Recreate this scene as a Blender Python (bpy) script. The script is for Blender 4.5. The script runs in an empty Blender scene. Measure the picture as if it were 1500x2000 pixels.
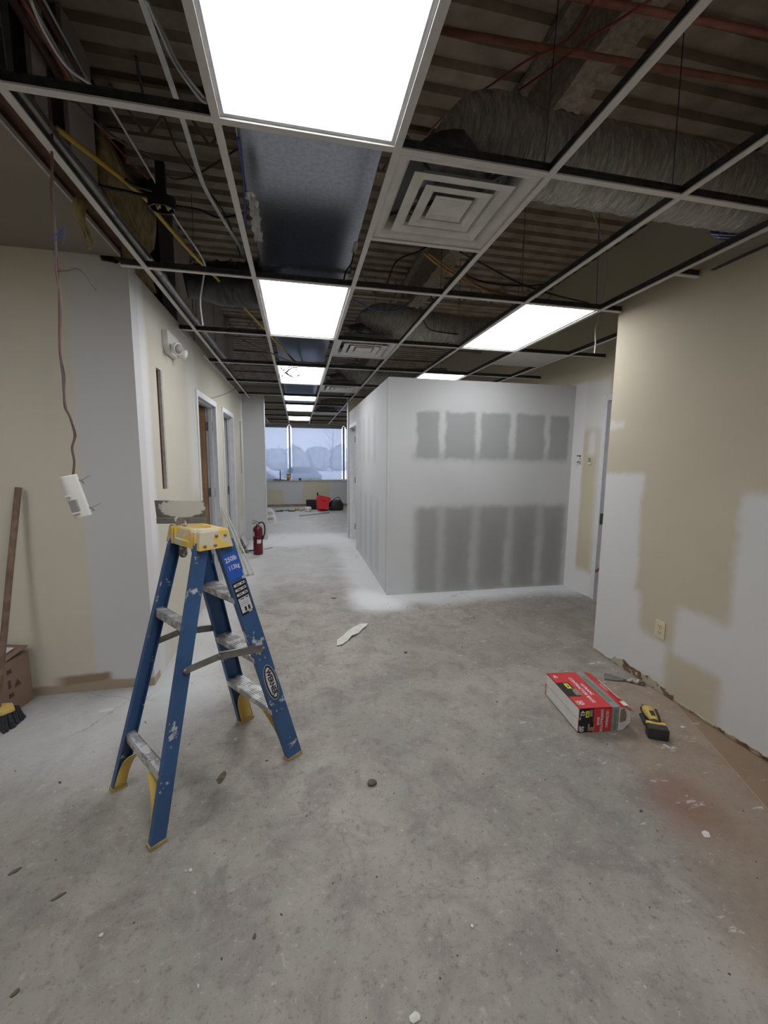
import bpy, bmesh, math, random
from mathutils import Vector, Matrix, noise as mnoise
PI = math.pi
random.seed(7)
S = bpy.context.scene
COL = S.collection

# ------------------------------------------------------------------ camera
CAMH = 1.55
F_PX, YAW, PITCH, ROLL = 806.41, 0.2053417, 0.1271342, 0.0086812
cy, sy, cp, sp, cr, sr = math.cos(YAW), math.sin(YAW), math.cos(PITCH), math.sin(PITCH), math.cos(ROLL), math.sin(ROLL)
FW = Vector((sy*cp, cy*cp, -sp)); r0 = Vector((cy, -sy, 0)); u0 = r0.cross(FW)
RT = cr*r0 + sr*u0; UP = -sr*r0 + cr*u0
cd = bpy.data.cameras.new('camera'); cam = bpy.data.objects.new('camera', cd); COL.objects.link(cam)
cd.sensor_fit = 'HORIZONTAL'; cd.sensor_width = 36.0; cd.lens = F_PX/1500*36.0
cd.clip_start = 0.02; cd.clip_end = 500
cam.matrix_world = Matrix(((RT.x, UP.x, -FW.x, 0), (RT.y, UP.y, -FW.y, 0), (RT.z, UP.z, -FW.z, CAMH), (0, 0, 0, 1)))
S.camera = cam

# ------------------------------------------------------------------ world, exposure
LIGHT_E = 11.0          # ceiling panel emission
SKY = 2.9
S.view_settings.view_transform = 'Standard'; S.view_settings.look = 'None'
S.view_settings.gamma = 1.0; S.view_settings.use_curve_mapping = False
S.view_settings.exposure = 0.0
S.render.film_transparent = False
w = bpy.data.worlds.new('world'); S.world = w; w.use_nodes = True
nt = w.node_tree; nt.nodes.clear()
wo = nt.nodes.new('ShaderNodeOutputWorld'); bg = nt.nodes.new('ShaderNodeBackground')
tc = nt.nodes.new('ShaderNodeTexCoord'); ns = nt.nodes.new('ShaderNodeTexNoise'); ns.inputs['Scale'].default_value = 3; ns.inputs['Detail'].default_value = 5
rp = nt.nodes.new('ShaderNodeValToRGB')
rp.color_ramp.elements[0].position = .35; rp.color_ramp.elements[0].color = (.62, .70, .86, 1)
rp.color_ramp.elements[1].position = .68; rp.color_ramp.elements[1].color = (.84, .87, .94, 1)
nt.links.new(tc.outputs['Generated'], ns.inputs['Vector']); nt.links.new(ns.outputs['Fac'], rp.inputs['Fac'])
nt.links.new(rp.outputs['Color'], bg.inputs['Color']); bg.inputs['Strength'].default_value = SKY
nt.links.new(bg.outputs['Background'], wo.inputs['Surface'])

def at_y(px, py, y):
    d = FW + (px-750)/F_PX*RT - (py-1000)/F_PX*UP
    return Vector((0, 0, CAMH)) + d*(y/d.y)
def at_z(px, py, z):
    d = FW + (px-750)/F_PX*RT - (py-1000)/F_PX*UP
    return Vector((0, 0, CAMH)) + d*((z-CAMH)/d.z)
def at_x(px, py, x):
    d = FW + (px-750)/F_PX*RT - (py-1000)/F_PX*UP
    return Vector((0, 0, CAMH)) + d*(x/d.x)

# ------------------------------------------------------------------ materials
def lin(c):
    o = []
    for v in c[:3]:
        v = v/255.0
        o.append(v/12.92 if v <= .04045 else ((v+.055)/1.055)**2.4)
    return (o[0], o[1], o[2], 1)

class NT:
    def __init__(s, name):
        s.m = bpy.data.materials.new(name); s.m.use_nodes = True; s.t = s.m.node_tree; s.n = s.t.nodes
        s.b = s.n['Principled BSDF']; s.tc = s.n.new('ShaderNodeTexCoord').outputs['Object']
    def link(s, a, b): s.t.links.new(a, b)
    def val(s, inp, v):
        if hasattr(v, 'is_output'): s.link(v, inp)
        else: inp.default_value = v
    def math(s, op, a, b=0.0, clamp=False):
        n = s.n.new('ShaderNodeMath'); n.operation = op; n.use_clamp = clamp
        s.val(n.inputs[0], a); s.val(n.inputs[1], b); return n.outputs[0]
    def noise(s, scale, detail=4, rough=.55, vec=None, dist=0, out='Fac'):
        n = s.n.new('ShaderNodeTexNoise'); n.inputs['Scale'].default_value = scale; n.inputs['Detail'].default_value = detail
        n.inputs['Roughness'].default_value = rough; n.inputs['Distortion'].default_value = dist
        s.link(vec if vec is not None else s.tc, n.inputs['Vector']); return n.outputs[out]
    def ramp(s, f, lo, hi, a=0.0, b=1.0, smooth=True):
        n = s.n.new('ShaderNodeMapRange'); n.interpolation_type = 'SMOOTHSTEP' if smooth else 'LINEAR'
        s.val(n.inputs['Value'], f); n.inputs['From Min'].default_value = lo; n.inputs['From Max'].default_value = hi
        n.inputs['To Min'].default_value = a; n.inputs['To Max'].default_value = b; return n.outputs['Result']
    def mix(s, f, a, b):
        n = s.n.new('ShaderNodeMix'); n.data_type = 'RGBA'
        s.val(n.inputs[0], f); s.val(n.inputs[6], a); s.val(n.inputs[7], b); return n.outputs[2]
    def xyz(s, vec=None):
        n = s.n.new('ShaderNodeSeparateXYZ'); s.link(vec if vec is not None else s.tc, n.inputs[0]); return n.outputs
    def warp(s, amp, scale, detail=3):
        c = s.noise(scale, detail, .6, out='Color')
        sub = s.n.new('ShaderNodeVectorMath'); sub.operation = 'SUBTRACT'; s.link(c, sub.inputs[0]); sub.inputs[1].default_value = (.5, .5, .5)
        sc = s.n.new('ShaderNodeVectorMath'); sc.operation = 'SCALE'; s.link(sub.outputs[0], sc.inputs[0]); sc.inputs['Scale'].default_value = amp
        ad = s.n.new('ShaderNodeVectorMath'); ad.operation = 'ADD'; s.link(s.tc, ad.inputs[0]); s.link(sc.outputs[0], ad.inputs[1])
        return ad.outputs[0]
    def rect(s, u, v, u0, u1, v0, v1, soft):
        a = s.ramp(u, u0-soft, u0+soft); b = s.ramp(u, u1-soft, u1+soft, 1, 0)
        c = s.ramp(v, v0-soft, v0+soft); d = s.ramp(v, v1-soft, v1+soft, 1, 0)
        return s.math('MULTIPLY', s.math('MULTIPLY', a, b), s.math('MULTIPLY', c, d))
    def bump(s, h, strength, dist=.01):
        n = s.n.new('ShaderNodeBump'); n.inputs['Strength'].default_value = strength; n.inputs['Distance'].default_value = dist
        s.link(h, n.inputs['Height']); s.link(n.outputs[0], s.b.inputs['Normal'])
    def done(s, col, rough=.7, metal=0.0):
        s.val(s.b.inputs['Base Color'], col); s.val(s.b.inputs['Roughness'], rough); s.val(s.b.inputs['Metallic'], metal); return s.m

def mat(name, c, rough=.6, metal=0.0, var=.12, scale=12, bump=0.0, bscale=120, c2=None, splat=None, splat_thr=.6, splat_scale=9):
    t = NT(name); a = lin(c)
    b = lin(c2) if c2 else tuple(max(0, v*(1-var*1.6)) for v in a[:3])+(1,)
    col = t.mix(t.ramp(t.noise(scale, 5), .3, .7), a, b)
    if splat: col = t.mix(t.ramp(t.noise(splat_scale, 6, .65), splat_thr, splat_thr+.04), col, lin(splat))
    if bump: t.bump(t.noise(bscale, 4), bump, .004)
    return t.done(col, rough, metal)

BEIGE, MUD, WHITE = (214, 205, 180), (204, 203, 202), (218, 217, 217)
def wall_mat(name, base, axis, patches=(), warp=.09, wscale=3.0, stains=True):
    t = NT(name); p = t.warp(warp, wscale, 5); x = t.xyz(p); u = x[0] if axis == 'x' else x[1]; v = x[2]
    col = t.mix(t.ramp(t.noise(1.3, 4), .3, .75), lin(base), tuple(c*.93 for c in lin(base)[:3])+(1,))
    for q in patches:
        c, a0, a1, b0, b1, s = q[:6]; k = q[6] if len(q) > 6 else 1.0
        m = t.rect(u, v, a0, a1, b0, b1, s)
        if k < 1: m = t.math('MULTIPLY', m, k)
        col = t.mix(m, col, lin(c))
    if stains:
        m = t.ramp(t.noise(4, 6, .7), .62, .8, 0, .25); col = t.mix(m, col, tuple(c*.8 for c in lin(base)[:3])+(1,))
    t.bump(t.noise(90, 3), .12, .003)
    return t.done(col, .85)

M = {}
M['tee_white'] = mat('tee_white', (205, 202, 198), .45, 0, .05)
M['tee_web'] = mat('tee_web', (84, 86, 88), .45, .6, .25, 30)
M['galv'] = mat('galvanised', (150, 154, 160), .38, .85, .25, 22)
M['duct'] = mat('duct_metal', (168, 172, 180), .30, .92, .1, 45, c2=(150, 154, 162), bump=.05, bscale=60)
M['deck'] = mat('roof_deck', (176, 163, 146), .8, .1, .25, 5, c2=(148, 136, 122))
M['fireproof'] = mat('fireproofing', (166, 154, 138), .95, 0, .25, 30, bump=.8, bscale=60)
M['steel_red'] = mat('red_primer_steel', (170, 112, 98), .6, .1, .2, 10)
M['white_plastic'] = mat('white_plastic', (222, 221, 216), .4, 0, .04)
M['grey_plastic'] = mat('grey_plastic', (150, 150, 150), .45, 0, .05)
M['diffuser'] = mat('diffuser_enamel', (208, 207, 202), .5, 0, .12, 7)
M['frame_white'] = mat('door_frame_paint', (214, 215, 219), .4, 0, .05)
M['steel'] = mat('brushed_steel', (158, 158, 156), .35, .9, .15, 18)
M['wood'] = mat('oak_veneer', (176, 140, 100), .5, 0, .15, 6)
M['stud'] = mat('raw_lumber', (120, 84, 70), .8, 0, .25, 14)
M['stud_dark'] = mat('dark_lumber', (96, 70, 62), .85, 0, .25, 14)
M['drywall_edge'] = mat('drywall_edge', (190, 186, 180), .9, 0, .15, 30)
M['plenum_board'] = mat('plenum_board', (186, 178, 168), .9, 0, .15, 2)
M['insul'] = mat('yellow_insulation', (190, 170, 122), .98, 0, .3, 14, bump=1.0, bscale=40)
def streak_mat(name, c, rough, metal, k):
    t = NT(name); mp = t.n.new('ShaderNodeMapping'); mp.inputs['Scale'].default_value = (60, 9, 9); mp.inputs['Rotation'].default_value = (0, .25, .2); t.link(t.tc, mp.inputs['Vector'])
    n = t.noise(1.6, 6, .7, vec=mp.outputs[0], dist=.6)
    t.bump(n, k, .03); a = lin(c); return t.done(t.mix(t.ramp(n, .35, .7), tuple(v*.5 for v in a[:3])+(1,), a), rough, metal)  # fold highlights of the foil put into the colour as bright and dark streaks
M['foil'] = streak_mat('duct_foil', (255, 252, 246), .27, .6, 1.0)
M['black_flex'] = mat('black_flex', (38, 39, 43), .4, .0, .2, 20, bump=.5, bscale=35)
M['emt'] = mat('conduit_steel', (184, 184, 182), .4, .7, .12, 18)
M['black'] = mat('black_rubber', (24, 24, 26), .5, 0, .2)
M['yellow_cable'] = mat('yellow_cable', (196, 168, 60), .5, 0, .1)
M['orange_cable'] = mat('tan_cable', (170, 132, 70), .55, 0, .1)
M['white_cable'] = mat('white_cable', (208, 208, 208), .5, 0, .05)
M['blue_cable'] = mat('blue_cable', (60, 80, 150), .5, 0, .05)
M['red_cable'] = mat('red_cable', (140, 62, 62), .5, 0, .05)
M['brown_wire'] = mat('brown_wire', (112, 88, 80), .6, 0, .3, 20, c2=(80, 84, 92))
M['ladder_blue'] = mat('ladder_blue', (56, 94, 142), .45, 0, .16, 5, splat=(188, 192, 198), splat_thr=.615, splat_scale=10)
M['ladder_blue_clean'] = mat('ladder_blue_dark', (30, 70, 134), .5, 0, .15, 8, splat=(190, 194, 200), splat_thr=.70, splat_scale=13)
M['ladder_yellow'] = mat('ladder_yellow', (224, 188, 92), .5, 0, .1, 8, splat=(200, 192, 172), splat_thr=.50, splat_scale=15)
M['gusset_yellow'] = mat('gusset_yellow', (214, 180, 88), .5, 0, .12, 8)
M['foot_pad'] = mat('foot_pad', (188, 164, 104), .7, 0, .2, 20)
M['alu'] = mat('aluminium', (176, 176, 176), .45, .55, .15, 25, splat=(214, 214, 214), splat_thr=.5, splat_scale=15)
M['alu_plain'] = mat('aluminium_plain', (150, 148, 146), .4, .7, .15, 25)
M['cardboard'] = mat('cardboard', (140, 118, 102), .85, 0, .1, 6)
M['card_dark'] = mat('cardboard_print', (92, 66, 56), .85, 0, .1)
M['paper'] = mat('paper_label', (218, 218, 220), .7, 0, .05)
M['black_print'] = mat('black_print', (24, 24, 26), .6, 0, .1)
M['red_print'] = mat('red_print', (196, 50, 52), .5, 0, .06)
M['yellow_print'] = mat('yellow_print', (226, 220, 60), .5, 0, .05)
M['grey_band'] = mat('grey_band', (136, 142, 138), .5, 0, .15, 30)
M['green_print'] = mat('green_print', (90, 128, 112), .5, 0, .05)
M['box_white'] = mat('box_white', (214, 212, 208), .6, 0, .05)
M['blue_print'] = mat('blue_print', (40, 92, 196), .45, 0, .08, 20)
M['skin_print'] = mat('tan_print', (170, 128, 100), .6, 0, .2, 30)
M['broom_yellow'] = mat('broom_yellow', (214, 184, 110), .5, 0, .1)
M['bristle'] = mat('bristles', (58, 60, 66), .8, 0, .3, 60, bump=.9, bscale=160)
M['pole'] = mat('worn_handle', (136, 112, 94), .7, 0, .25, 18)
M['ext_red'] = mat('extinguisher_red', (104, 20, 32), .3, 0, .08)
M['red_bin'] = mat('red_bin', (222, 52, 66), .45, 0, .08)
M['tool_black'] = mat('tool_black', (50, 50, 52), .55, 0, .2, 20, splat=(110, 108, 102), splat_thr=.66, splat_scale=30)
M['tool_yellow'] = mat('tool_yellow', (216, 182, 92), .5, 0, .15, 20, splat=(150, 138, 110), splat_thr=.6, splat_scale=30)
M['muddy_handle'] = mat('muddy_handle', (130, 122, 112), .8, 0, .3, 30, splat=(196, 190, 182), splat_thr=.52, splat_scale=40)
M['outlet'] = mat('ivory_plate', (208, 198, 166), .45, 0, .05)
M['pvc'] = mat('white_trim_board', (206, 202, 190), .6, 0, .1)
M['orange'] = mat('orange_tin', (196, 130, 60), .5, 0, .1)
M['ceiling_tile'] = mat('ceiling_tile', (190, 186, 182), .9, 0, .08, 40)
M['leaf'] = mat('brown_debris', (104, 92, 74), .9, 0, .3, 30)
M['chip'] = mat('plaster_chip', (206, 204, 198), .9, 0, .1, 20)
M['bag_paper'] = mat('bag_paper', (226, 224, 220), .7, 0, .08, 10)
M['car_white'] = mat('car_paint_pale', (190, 196, 204), .3, .1, .03)
M['car_blue'] = mat('car_paint_slate', (120, 132, 146), .3, .1, .03)
M['car_glass'] = mat('car_glass', (70, 80, 92), .1, 0, .05)
M['tyre'] = mat('tyre', (40, 40, 42), .8, 0, .1)
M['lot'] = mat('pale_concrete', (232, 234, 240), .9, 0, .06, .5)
M['tree'] = mat('tree_mass', (206, 210, 213), .95, 0, .15, .8)  # distance haze put into the pale crown colour
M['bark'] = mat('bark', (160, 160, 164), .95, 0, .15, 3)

def emis(name, c, e):
    t = NT(name); t.b.inputs['Emission Color'].default_value = (*c, 1); t.b.inputs['Emission Strength'].default_value = e
    t.done((.8, .8, .82, 1), .5); return t.m
M['led'] = emis('led_diffuser', (.97, .98, 1.0), LIGHT_E)

# taping-knife blade: dark steel with dried mud
t = NT('blade_mud'); x = t.xyz()
nz = t.noise(22, 7, .75)
ell = t.math('ADD', t.math('MULTIPLY', t.math('POWER', t.math('ABSOLUTE', t.math('SUBTRACT', x[0], .01)), 2.0), 75.0), t.math('MULTIPLY', t.math('POWER', t.math('ABSOLUTE', t.math('SUBTRACT', x[2], .085)), 2.0), 420.0))
m = t.math('MULTIPLY', t.ramp(t.math('SUBTRACT', t.math('ADD', nz, .28), t.math('MULTIPLY', ell, .5)), .33, .43), t.ramp(x[2], .035, .045))
M['blade'] = t.done(t.mix(m, lin((96, 94, 90)), lin((196, 194, 184))), .6, .2)
# see-through glass and solar mesh shade
def glass_mat():
    m = bpy.data.materials.new('window_glass'); m.use_nodes = True; t = m.node_tree; t.nodes.clear()
    o = t.nodes.new('ShaderNodeOutputMaterial'); mx = t.nodes.new('ShaderNodeMixShader'); a = t.nodes.new('ShaderNodeBsdfTransparent'); g = t.nodes.new('ShaderNodeBsdfGlossy')
    a.inputs['Color'].default_value = (.95, .97, 1, 1); g.inputs['Roughness'].default_value = .03; mx.inputs['Fac'].default_value = .06
    t.links.new(a.outputs[0], mx.inputs[1]); t.links.new(g.outputs[0], mx.inputs[2]); t.links.new(mx.outputs[0], o.inputs['Surface']); return m
M['glass'] = glass_mat()
def shade_mat():
    m = bpy.data.materials.new('solar_mesh'); m.use_nodes = True; t = m.node_tree; t.nodes.clear()
    o = t.nodes.new('ShaderNodeOutputMaterial'); mx = t.nodes.new('ShaderNodeMixShader'); a = t.nodes.new('ShaderNodeBsdfTransparent'); g = t.nodes.new('ShaderNodeBsdfTranslucent')
    a.inputs['Color'].default_value = (.92, .94, .98, 1); g.inputs['Color'].default_value = (.29, .30, .33, 1); mx.inputs['Fac'].default_value = .54
    t.links.new(a.outputs[0], mx.inputs[1]); t.links.new(g.outputs[0], mx.inputs[2]); t.links.new(mx.outputs[0], o.inputs['Surface']); return m
M['shade'] = shade_mat()

# ------------------------------------------------------------------ mesh builder
class MB:
    def __init__(s): s.v = []; s.f = []; s.sm = []
    def add(s, vs, fs, smooth=False):
        n = len(s.v); s.v += [tuple(v) for v in vs]; s.f += [tuple(i+n for i in f) for f in fs]; s.sm += [smooth]*len(fs); return s
    BF = [(0, 3, 2, 1), (4, 5, 6, 7), (0, 1, 5, 4), (1, 2, 6, 5), (2, 3, 7, 6), (3, 0, 4, 7)]
    def box(s, x0, x1, y0, y1, z0, z1):
        return s.add([(x0, y0, z0), (x1, y0, z0), (x1, y1, z0), (x0, y1, z0), (x0, y0, z1), (x1, y0, z1), (x1, y1, z1), (x0, y1, z1)], MB.BF)
    def cbox(s, c, d, rot=None):
        c = Vector(c); vs = []
        for z in (-1, 1):
            for x, y in ((-1, -1), (1, -1), (1, 1), (-1, 1)):
                v = Vector((x*d[0]/2, y*d[1]/2, z*d[2]/2))
                if rot is not None: v = rot @ v
                vs.append(c+v)
        return s.add(vs, MB.BF)
    def skew(s, p0, p1, du, dv):           # prism between two parallel quads (centre p0/p1, half axes du, dv)
        p0, p1, du, dv = Vector(p0), Vector(p1), Vector(du), Vector(dv)
        vs = [p+a*du+b*dv for p in (p0, p1) for a, b in ((-1, -1), (1, -1), (1, 1), (-1, 1))]
        return s.add(vs, MB.BF)
    def beam(s, p0, p1, wd, ht, up=(0, 0, 1)):
        p0, p1 = Vector(p0), Vector(p1); d = (p1-p0).normalized(); a = d.cross(Vector(up))
        if a.length < 1e-4: a = Vector((1, 0, 0))
        a.normalize(); b = a.cross(d); return s.skew(p0, p1, a*wd/2, b*ht/2)
    def tube(s, pts, r, n=8, cap=True, rad=None):
        pts = [Vector(p) for p in pts]; vs = []; fs = []; prev = None
        for i, p in enumerate(pts):
            d = (pts[min(i+1, len(pts)-1)]-pts[max(i-1, 0)])
            if d.length < 1e-9: d = Vector((0, 0, 1))
            d.normalize()
            if prev is None:
                a = d.cross(Vector((0, 0, 1)));
                if a.length < 1e-3: a = d.cross(Vector((1, 0, 0)))
            else: a = prev - d*prev.dot(d)
            a.normalize(); prev = a; b = d.cross(a)
            for k in range(n):
                q = 2*PI*k/n; rr = r if rad is None else rad(i, k)
                vs.append(p + (a*math.cos(q)+b*math.sin(q))*rr)
        for i in range(len(pts)-1):
            for k in range(n):
                fs.append((i*n+k, i*n+(k+1) % n, (i+1)*n+(k+1) % n, (i+1)*n+k))
        if cap: fs += [tuple(range(n-1, -1, -1)), tuple((len(pts)-1)*n+k for k in range(n))]
        return s.add(vs, fs, n > 4)
    def cyl(s, p0, p1, r, n=16): return s.tube([p0, p1], r, n)
    def lathe(s, prof, c=(0, 0, 0), n=24):
        vs = []; fs = []; m = len(prof)
        for r, z in prof:
            for k in range(n): vs.append((c[0]+r*math.cos(2*PI*k/n), c[1]+r*math.sin(2*PI*k/n), c[2]+z))
        for i in range(m-1):
            for k in range(n): fs.append((i*n+k, i*n+(k+1) % n, (i+1)*n+(k+1) % n, (i+1)*n+k))
        fs += [tuple(range(n-1, -1, -1)), tuple((m-1)*n+k for k in range(n))]
        return s.add(vs, fs, True)
    def prism(s, poly, z0, z1, tf=None):    # poly in xy, extruded z0..z1; tf maps points
        n = len(poly); vs = [(x, y, z0) for x, y in poly]+[(x, y, z1) for x, y in poly]
        if tf: vs = [tf(Vector(v)) for v in vs]
        fs = [tuple(range(n-1, -1, -1)), tuple(range(n, 2*n))]+[(i, (i+1) % n, n+(i+1) % n, n+i) for i in range(n)]
        return s.add(vs, fs)
    def build(s, name, m, parent=None, bevel=0.0, loc=None, fixn=True):
        me = bpy.data.meshes.new(name); me.from_pydata(s.v, [], s.f)
        for p, q in zip(me.polygons, s.sm): p.use_smooth = q
        if fixn:
            bm = bmesh.new(); bm.from_mesh(me); bmesh.ops.recalc_face_normals(bm, faces=bm.faces); bm.to_mesh(me); bm.free()
        me.materials.append(m if not isinstance(m, str) else M[m])
        o = bpy.data.objects.new(name, me); COL.objects.link(o)
        if parent: o.parent = parent
        if loc: o.location = loc
        if bevel:
            b = o.modifiers.new('bevel', 'BEVEL'); b.width = bevel; b.segments = 2; b.limit_method = 'ANGLE'
        return o

def tag(o, label=None, cat=None, group=None, kind=None):
    if label: o['label'] = label
    if cat: o['category'] = cat
    if group: o['group'] = group
    if kind: o['kind'] = kind
    return o
def empty(name, loc=(0, 0, 0), rz=0, label=None, cat=None, group=None, kind=None):
    o = bpy.data.objects.new(name, None); COL.objects.link(o); o.location = loc; o.rotation_euler = (0, 0, rz); o.empty_display_size = .1
    return tag(o, label, cat, group, kind)
def copy_tree(o, parent=None):
    c = o.copy(); COL.objects.link(c); c.parent = parent
    for ch in list(o.children): copy_tree(ch, c)
    return c
def wedge(o): return o
def text(s, org, right, up, size, m, parent, name='lettering', depth=.0004, font_space=1.0, center=True, sx=1.0, bold=.022):
    cu = bpy.data.curves.new('t', 'FONT'); cu.body = s; cu.size = size; cu.extrude = depth; cu.space_character = font_space
    if center: cu.align_x = 'CENTER'; cu.align_y = 'CENTER'
    cu.resolution_u = 2; cu.offset = size*bold; to = bpy.data.objects.new('t', cu); COL.objects.link(to)
    dg = bpy.context.evaluated_depsgraph_get(); me = bpy.data.meshes.new_from_object(to.evaluated_get(dg))
    bpy.data.objects.remove(to); R = Vector(right).normalized(); U = Vector(up); U = (U-R*U.dot(R)).normalized(); N = R.cross(U)
    mx = Matrix(((R.x*sx, U.x, N.x, org[0]), (R.y*sx, U.y, N.y, org[1]), (R.z*sx, U.z, N.z, org[2]), (0, 0, 0, 1)))
    me.transform(mx); me.name = name; me.materials.clear(); me.materials.append(M[m] if isinstance(m, str) else m)
    o = bpy.data.objects.new(name, me); COL.objects.link(o); o.parent = parent; return o

def smooth_path(pts, sub=8):
    P = [Vector(p) for p in pts]; out = []
    if len(P) < 3: return P
    for i in range(len(P)-1):
        a = P[max(i-1, 0)]; b = P[i]; c = P[i+1]; d = P[min(i+2, len(P)-1)]
        for k in range(sub):
            q = k/sub
            out.append(.5*((2*b)+(c-a)*q+(2*a-5*b+4*c-d)*q*q+(3*b-a-3*c+d)*q*q*q))
    out.append(P[-1]); return out
def cable(name, pts, r, m, label, cat='cable', group=None, n=6, parent=None):
    o = MB().tube(smooth_path(pts), r, n).build(name, m, parent)
    if not parent: tag(o, label, cat, group)
    return o

ZC = 2.645
GX0, GY0, GX, GY = -.852, .3684, .6096, 1.2192
RX = lambda i: GX0+GX*i
CYY = lambda j: GY0+GY*j

# ------------------------------------------------------------------ FLOOR
t = NT('concrete_floor'); p = t.xyz(); X, Y = p[0], p[1]
wp = t.warp(.35, 1.6, 5); q = t.xyz(wp)
big = t.noise(.9, 6, .62); mid = t.noise(4.5, 8, .68, dist=.6); fine = t.noise(26, 6, .75); fib = t.noise(90, 3, .6)
col = t.mix(t.ramp(big, .32, .68), lin((134, 129, 123)), lin((160, 154, 147)))
col = t.mix(t.ramp(mid, .42, .66, 0, .6), col, lin((118, 112, 107)))
col = t.mix(t.ramp(fine, .53, .70, 0, .75), col, lin((104, 97, 90)))
col = t.mix(t.ramp(fine, .44, .3, 0, .5), col, lin((188, 184, 176)))
spk = t.noise(70, 5, .8)
col = t.mix(t.ramp(spk, .57, .66, 0, .65), col, lin((88, 81, 74)))
col = t.mix(t.ramp(t.noise(48, 4, .8), .36, .30, 0, .5), col, lin((196, 192, 186)))
col = t.mix(t.ramp(t.noise(2.2, 7, .7, dist=1.2), .58, .72, 0, .55), col, lin((108, 104, 101)))
col = t.mix(t.ramp(t.noise(1.7, 5, .6), .6, .78, 0, .5), col, lin((172, 160, 146)))
# pale plaster dust: near walls and down the corridor
dust = lin((206, 208, 210))
def addm(m, k, c):
    global col
    col = t.mix(t.math('MULTIPLY', m, k), col, c)
addm(t.rect(q[0], q[1], -3.2, -.7, 2.15, 3.1, .35), .48, dust)
addm(t.rect(q[0], q[1], -1.2, 1.1, 5.2, 14.5, 1.0), .5, dust)
addm(t.rect(q[0], q[1], .55, 3.6, 4.15, 4.7, .18), .85, dust)
addm(t.rect(q[0], q[1], .6, 1.1, 4.0, 7.5, .15), .8, dust)
addm(t.rect(q[0], q[1], -1.1, -.55, 2.6, 7.8, .25), .7, dust)
addm(t.rect(q[0], q[1], -1.0, 1.1, 7.4, 8.6, .3), .85, dust)
# brown glue by the right wall, rusty stain, darker tracked area
glue = lin((138, 116, 94))
edge = t.math('SUBTRACT', q[0], t.math('MULTIPLY', Y, .34))
wall_side = t.ramp(t.math('SUBTRACT', X, t.math('MULTIPLY', Y, .41)), 1.50, 1.535)
gl = t.math('MULTIPLY', t.ramp(edge, .95, 1.35), t.ramp(q[1], 2.6, 2.15))
col = t.mix(t.math('MULTIPLY', gl, .62), col, glue)
col = t.mix(t.math('MULTIPLY', t.math('MULTIPLY', wall_side, t.ramp(Y, 3.2, 2.5)), .65), col, lin((124, 100, 76)))
rust = t.rect(q[0], q[1], 1.55, 1.86, 1.22, 1.5, .12); col = t.mix(t.math('MULTIPLY', rust, .6), col, lin((124, 88, 72)))
col = t.mix(t.math('MULTIPLY', t.rect(q[0], q[1], 1.0, 3.2, 2.6, 3.8, .35), .45), col, lin((118, 108, 98)))
# joint line
jl = t.math('ABSOLUTE', t.math('SUBTRACT', t.math('SUBTRACT', X, t.math('MULTIPLY', Y, .41)), 1.52))
col = t.mix(t.ramp(jl, .004, .0, 0, .6), col, lin((184, 160, 130)))
# white splashes
mps = t.n.new('ShaderNodeMapping'); mps.inputs['Scale'].default_value = (5, 17, 5); mps.inputs['Rotation'].default_value = (0, 0, -.6); t.link(t.tc, mps.inputs['Vector'])
sp_ = t.math('MULTIPLY', t.ramp(t.noise(1.0, 7, .75, vec=mps.outputs[0]), .60, .66), t.ramp(X, .9, 1.5))
col = t.mix(t.math('MULTIPLY', sp_, .7), col, lin((204, 202, 198)))
# cracks / dark drag marks
vn = t.n.new('ShaderNodeTexVoronoi'); vn.feature = 'DISTANCE_TO_EDGE'; vn.inputs['Scale'].default_value = .55
t.link(t.warp(.5, 2.2, 6), vn.inputs['Vector'])
col = t.mix(t.math('MULTIPLY', t.ramp(vn.outputs['Distance'], .005, .0, 0, .5), t.ramp(big, .5, .6)), col, lin((114, 110, 106)))
t.bump(t.math('ADD', fine, t.math('MULTIPLY', mid, 1.2)), .35, .004)
M['floor'] = t.done(col, t.ramp(mid, .3, .7, .62, .85))
tag(MB().box(-4.2, 5.2, -2.6, 13.9, -.1, 0).build('floor', 'floor'), kind='structure')

# ------------------------------------------------------------------ WALLS
WALLTOP = 2.70
LX = -.985
# left corridor wall with two doorways and two tall sidelight slots
M['wall_left'] = wall_mat('wall_left_paint', (198, 193, 178), 'y', [
    (WHITE, 2.8, 3.16, -.1, 2.9, .05), (MUD, 2.8, 3.3, -.1, .9, .1, .6), (WHITE, 4.2, 4.6, 1.2, 2.4, .12, .5),
    (WHITE, 3.2, 4.5, 2.42, 2.8, .06, .35), (WHITE, 7.3, 8.2, -.1, .5, .08, .7), (WHITE, 7.9, 8.2, -.1, 2.9, .05, .8)])
D1 = (4.56, 5.50); D2 = (6.02, 6.90); N1 = (3.335, 3.465); N2 = (7.72, 7.84); HD = 2.20
b = MB(); x0, x1 = LX-.12, LX
def lw(y0, y1, z0, z1): b.box(x0, x1, y0, y1, z0, z1)
lw(3.04, N1[0], 0, WALLTOP); lw(N1[0], N1[1], 0, 1.31); lw(N1[0], N1[1], 2.19, WALLTOP); lw(N1[1], D1[0], 0, WALLTOP)
lw(D1[0], D1[1], HD, WALLTOP); lw(D1[1], D2[0], 0, WALLTOP); lw(D2[0], D2[1], HD, WALLTOP); lw(D2[1], N2[0], 0, WALLTOP)
lw(N2[0], N2[1], 0, 1.28); lw(N2[0], N2[1], 2.2, WALLTOP); lw(N2[1], 8.1, 0, WALLTOP)
wl = tag(b.build('wall_left', 'wall_left', fixn=False), kind='structure')
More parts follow.
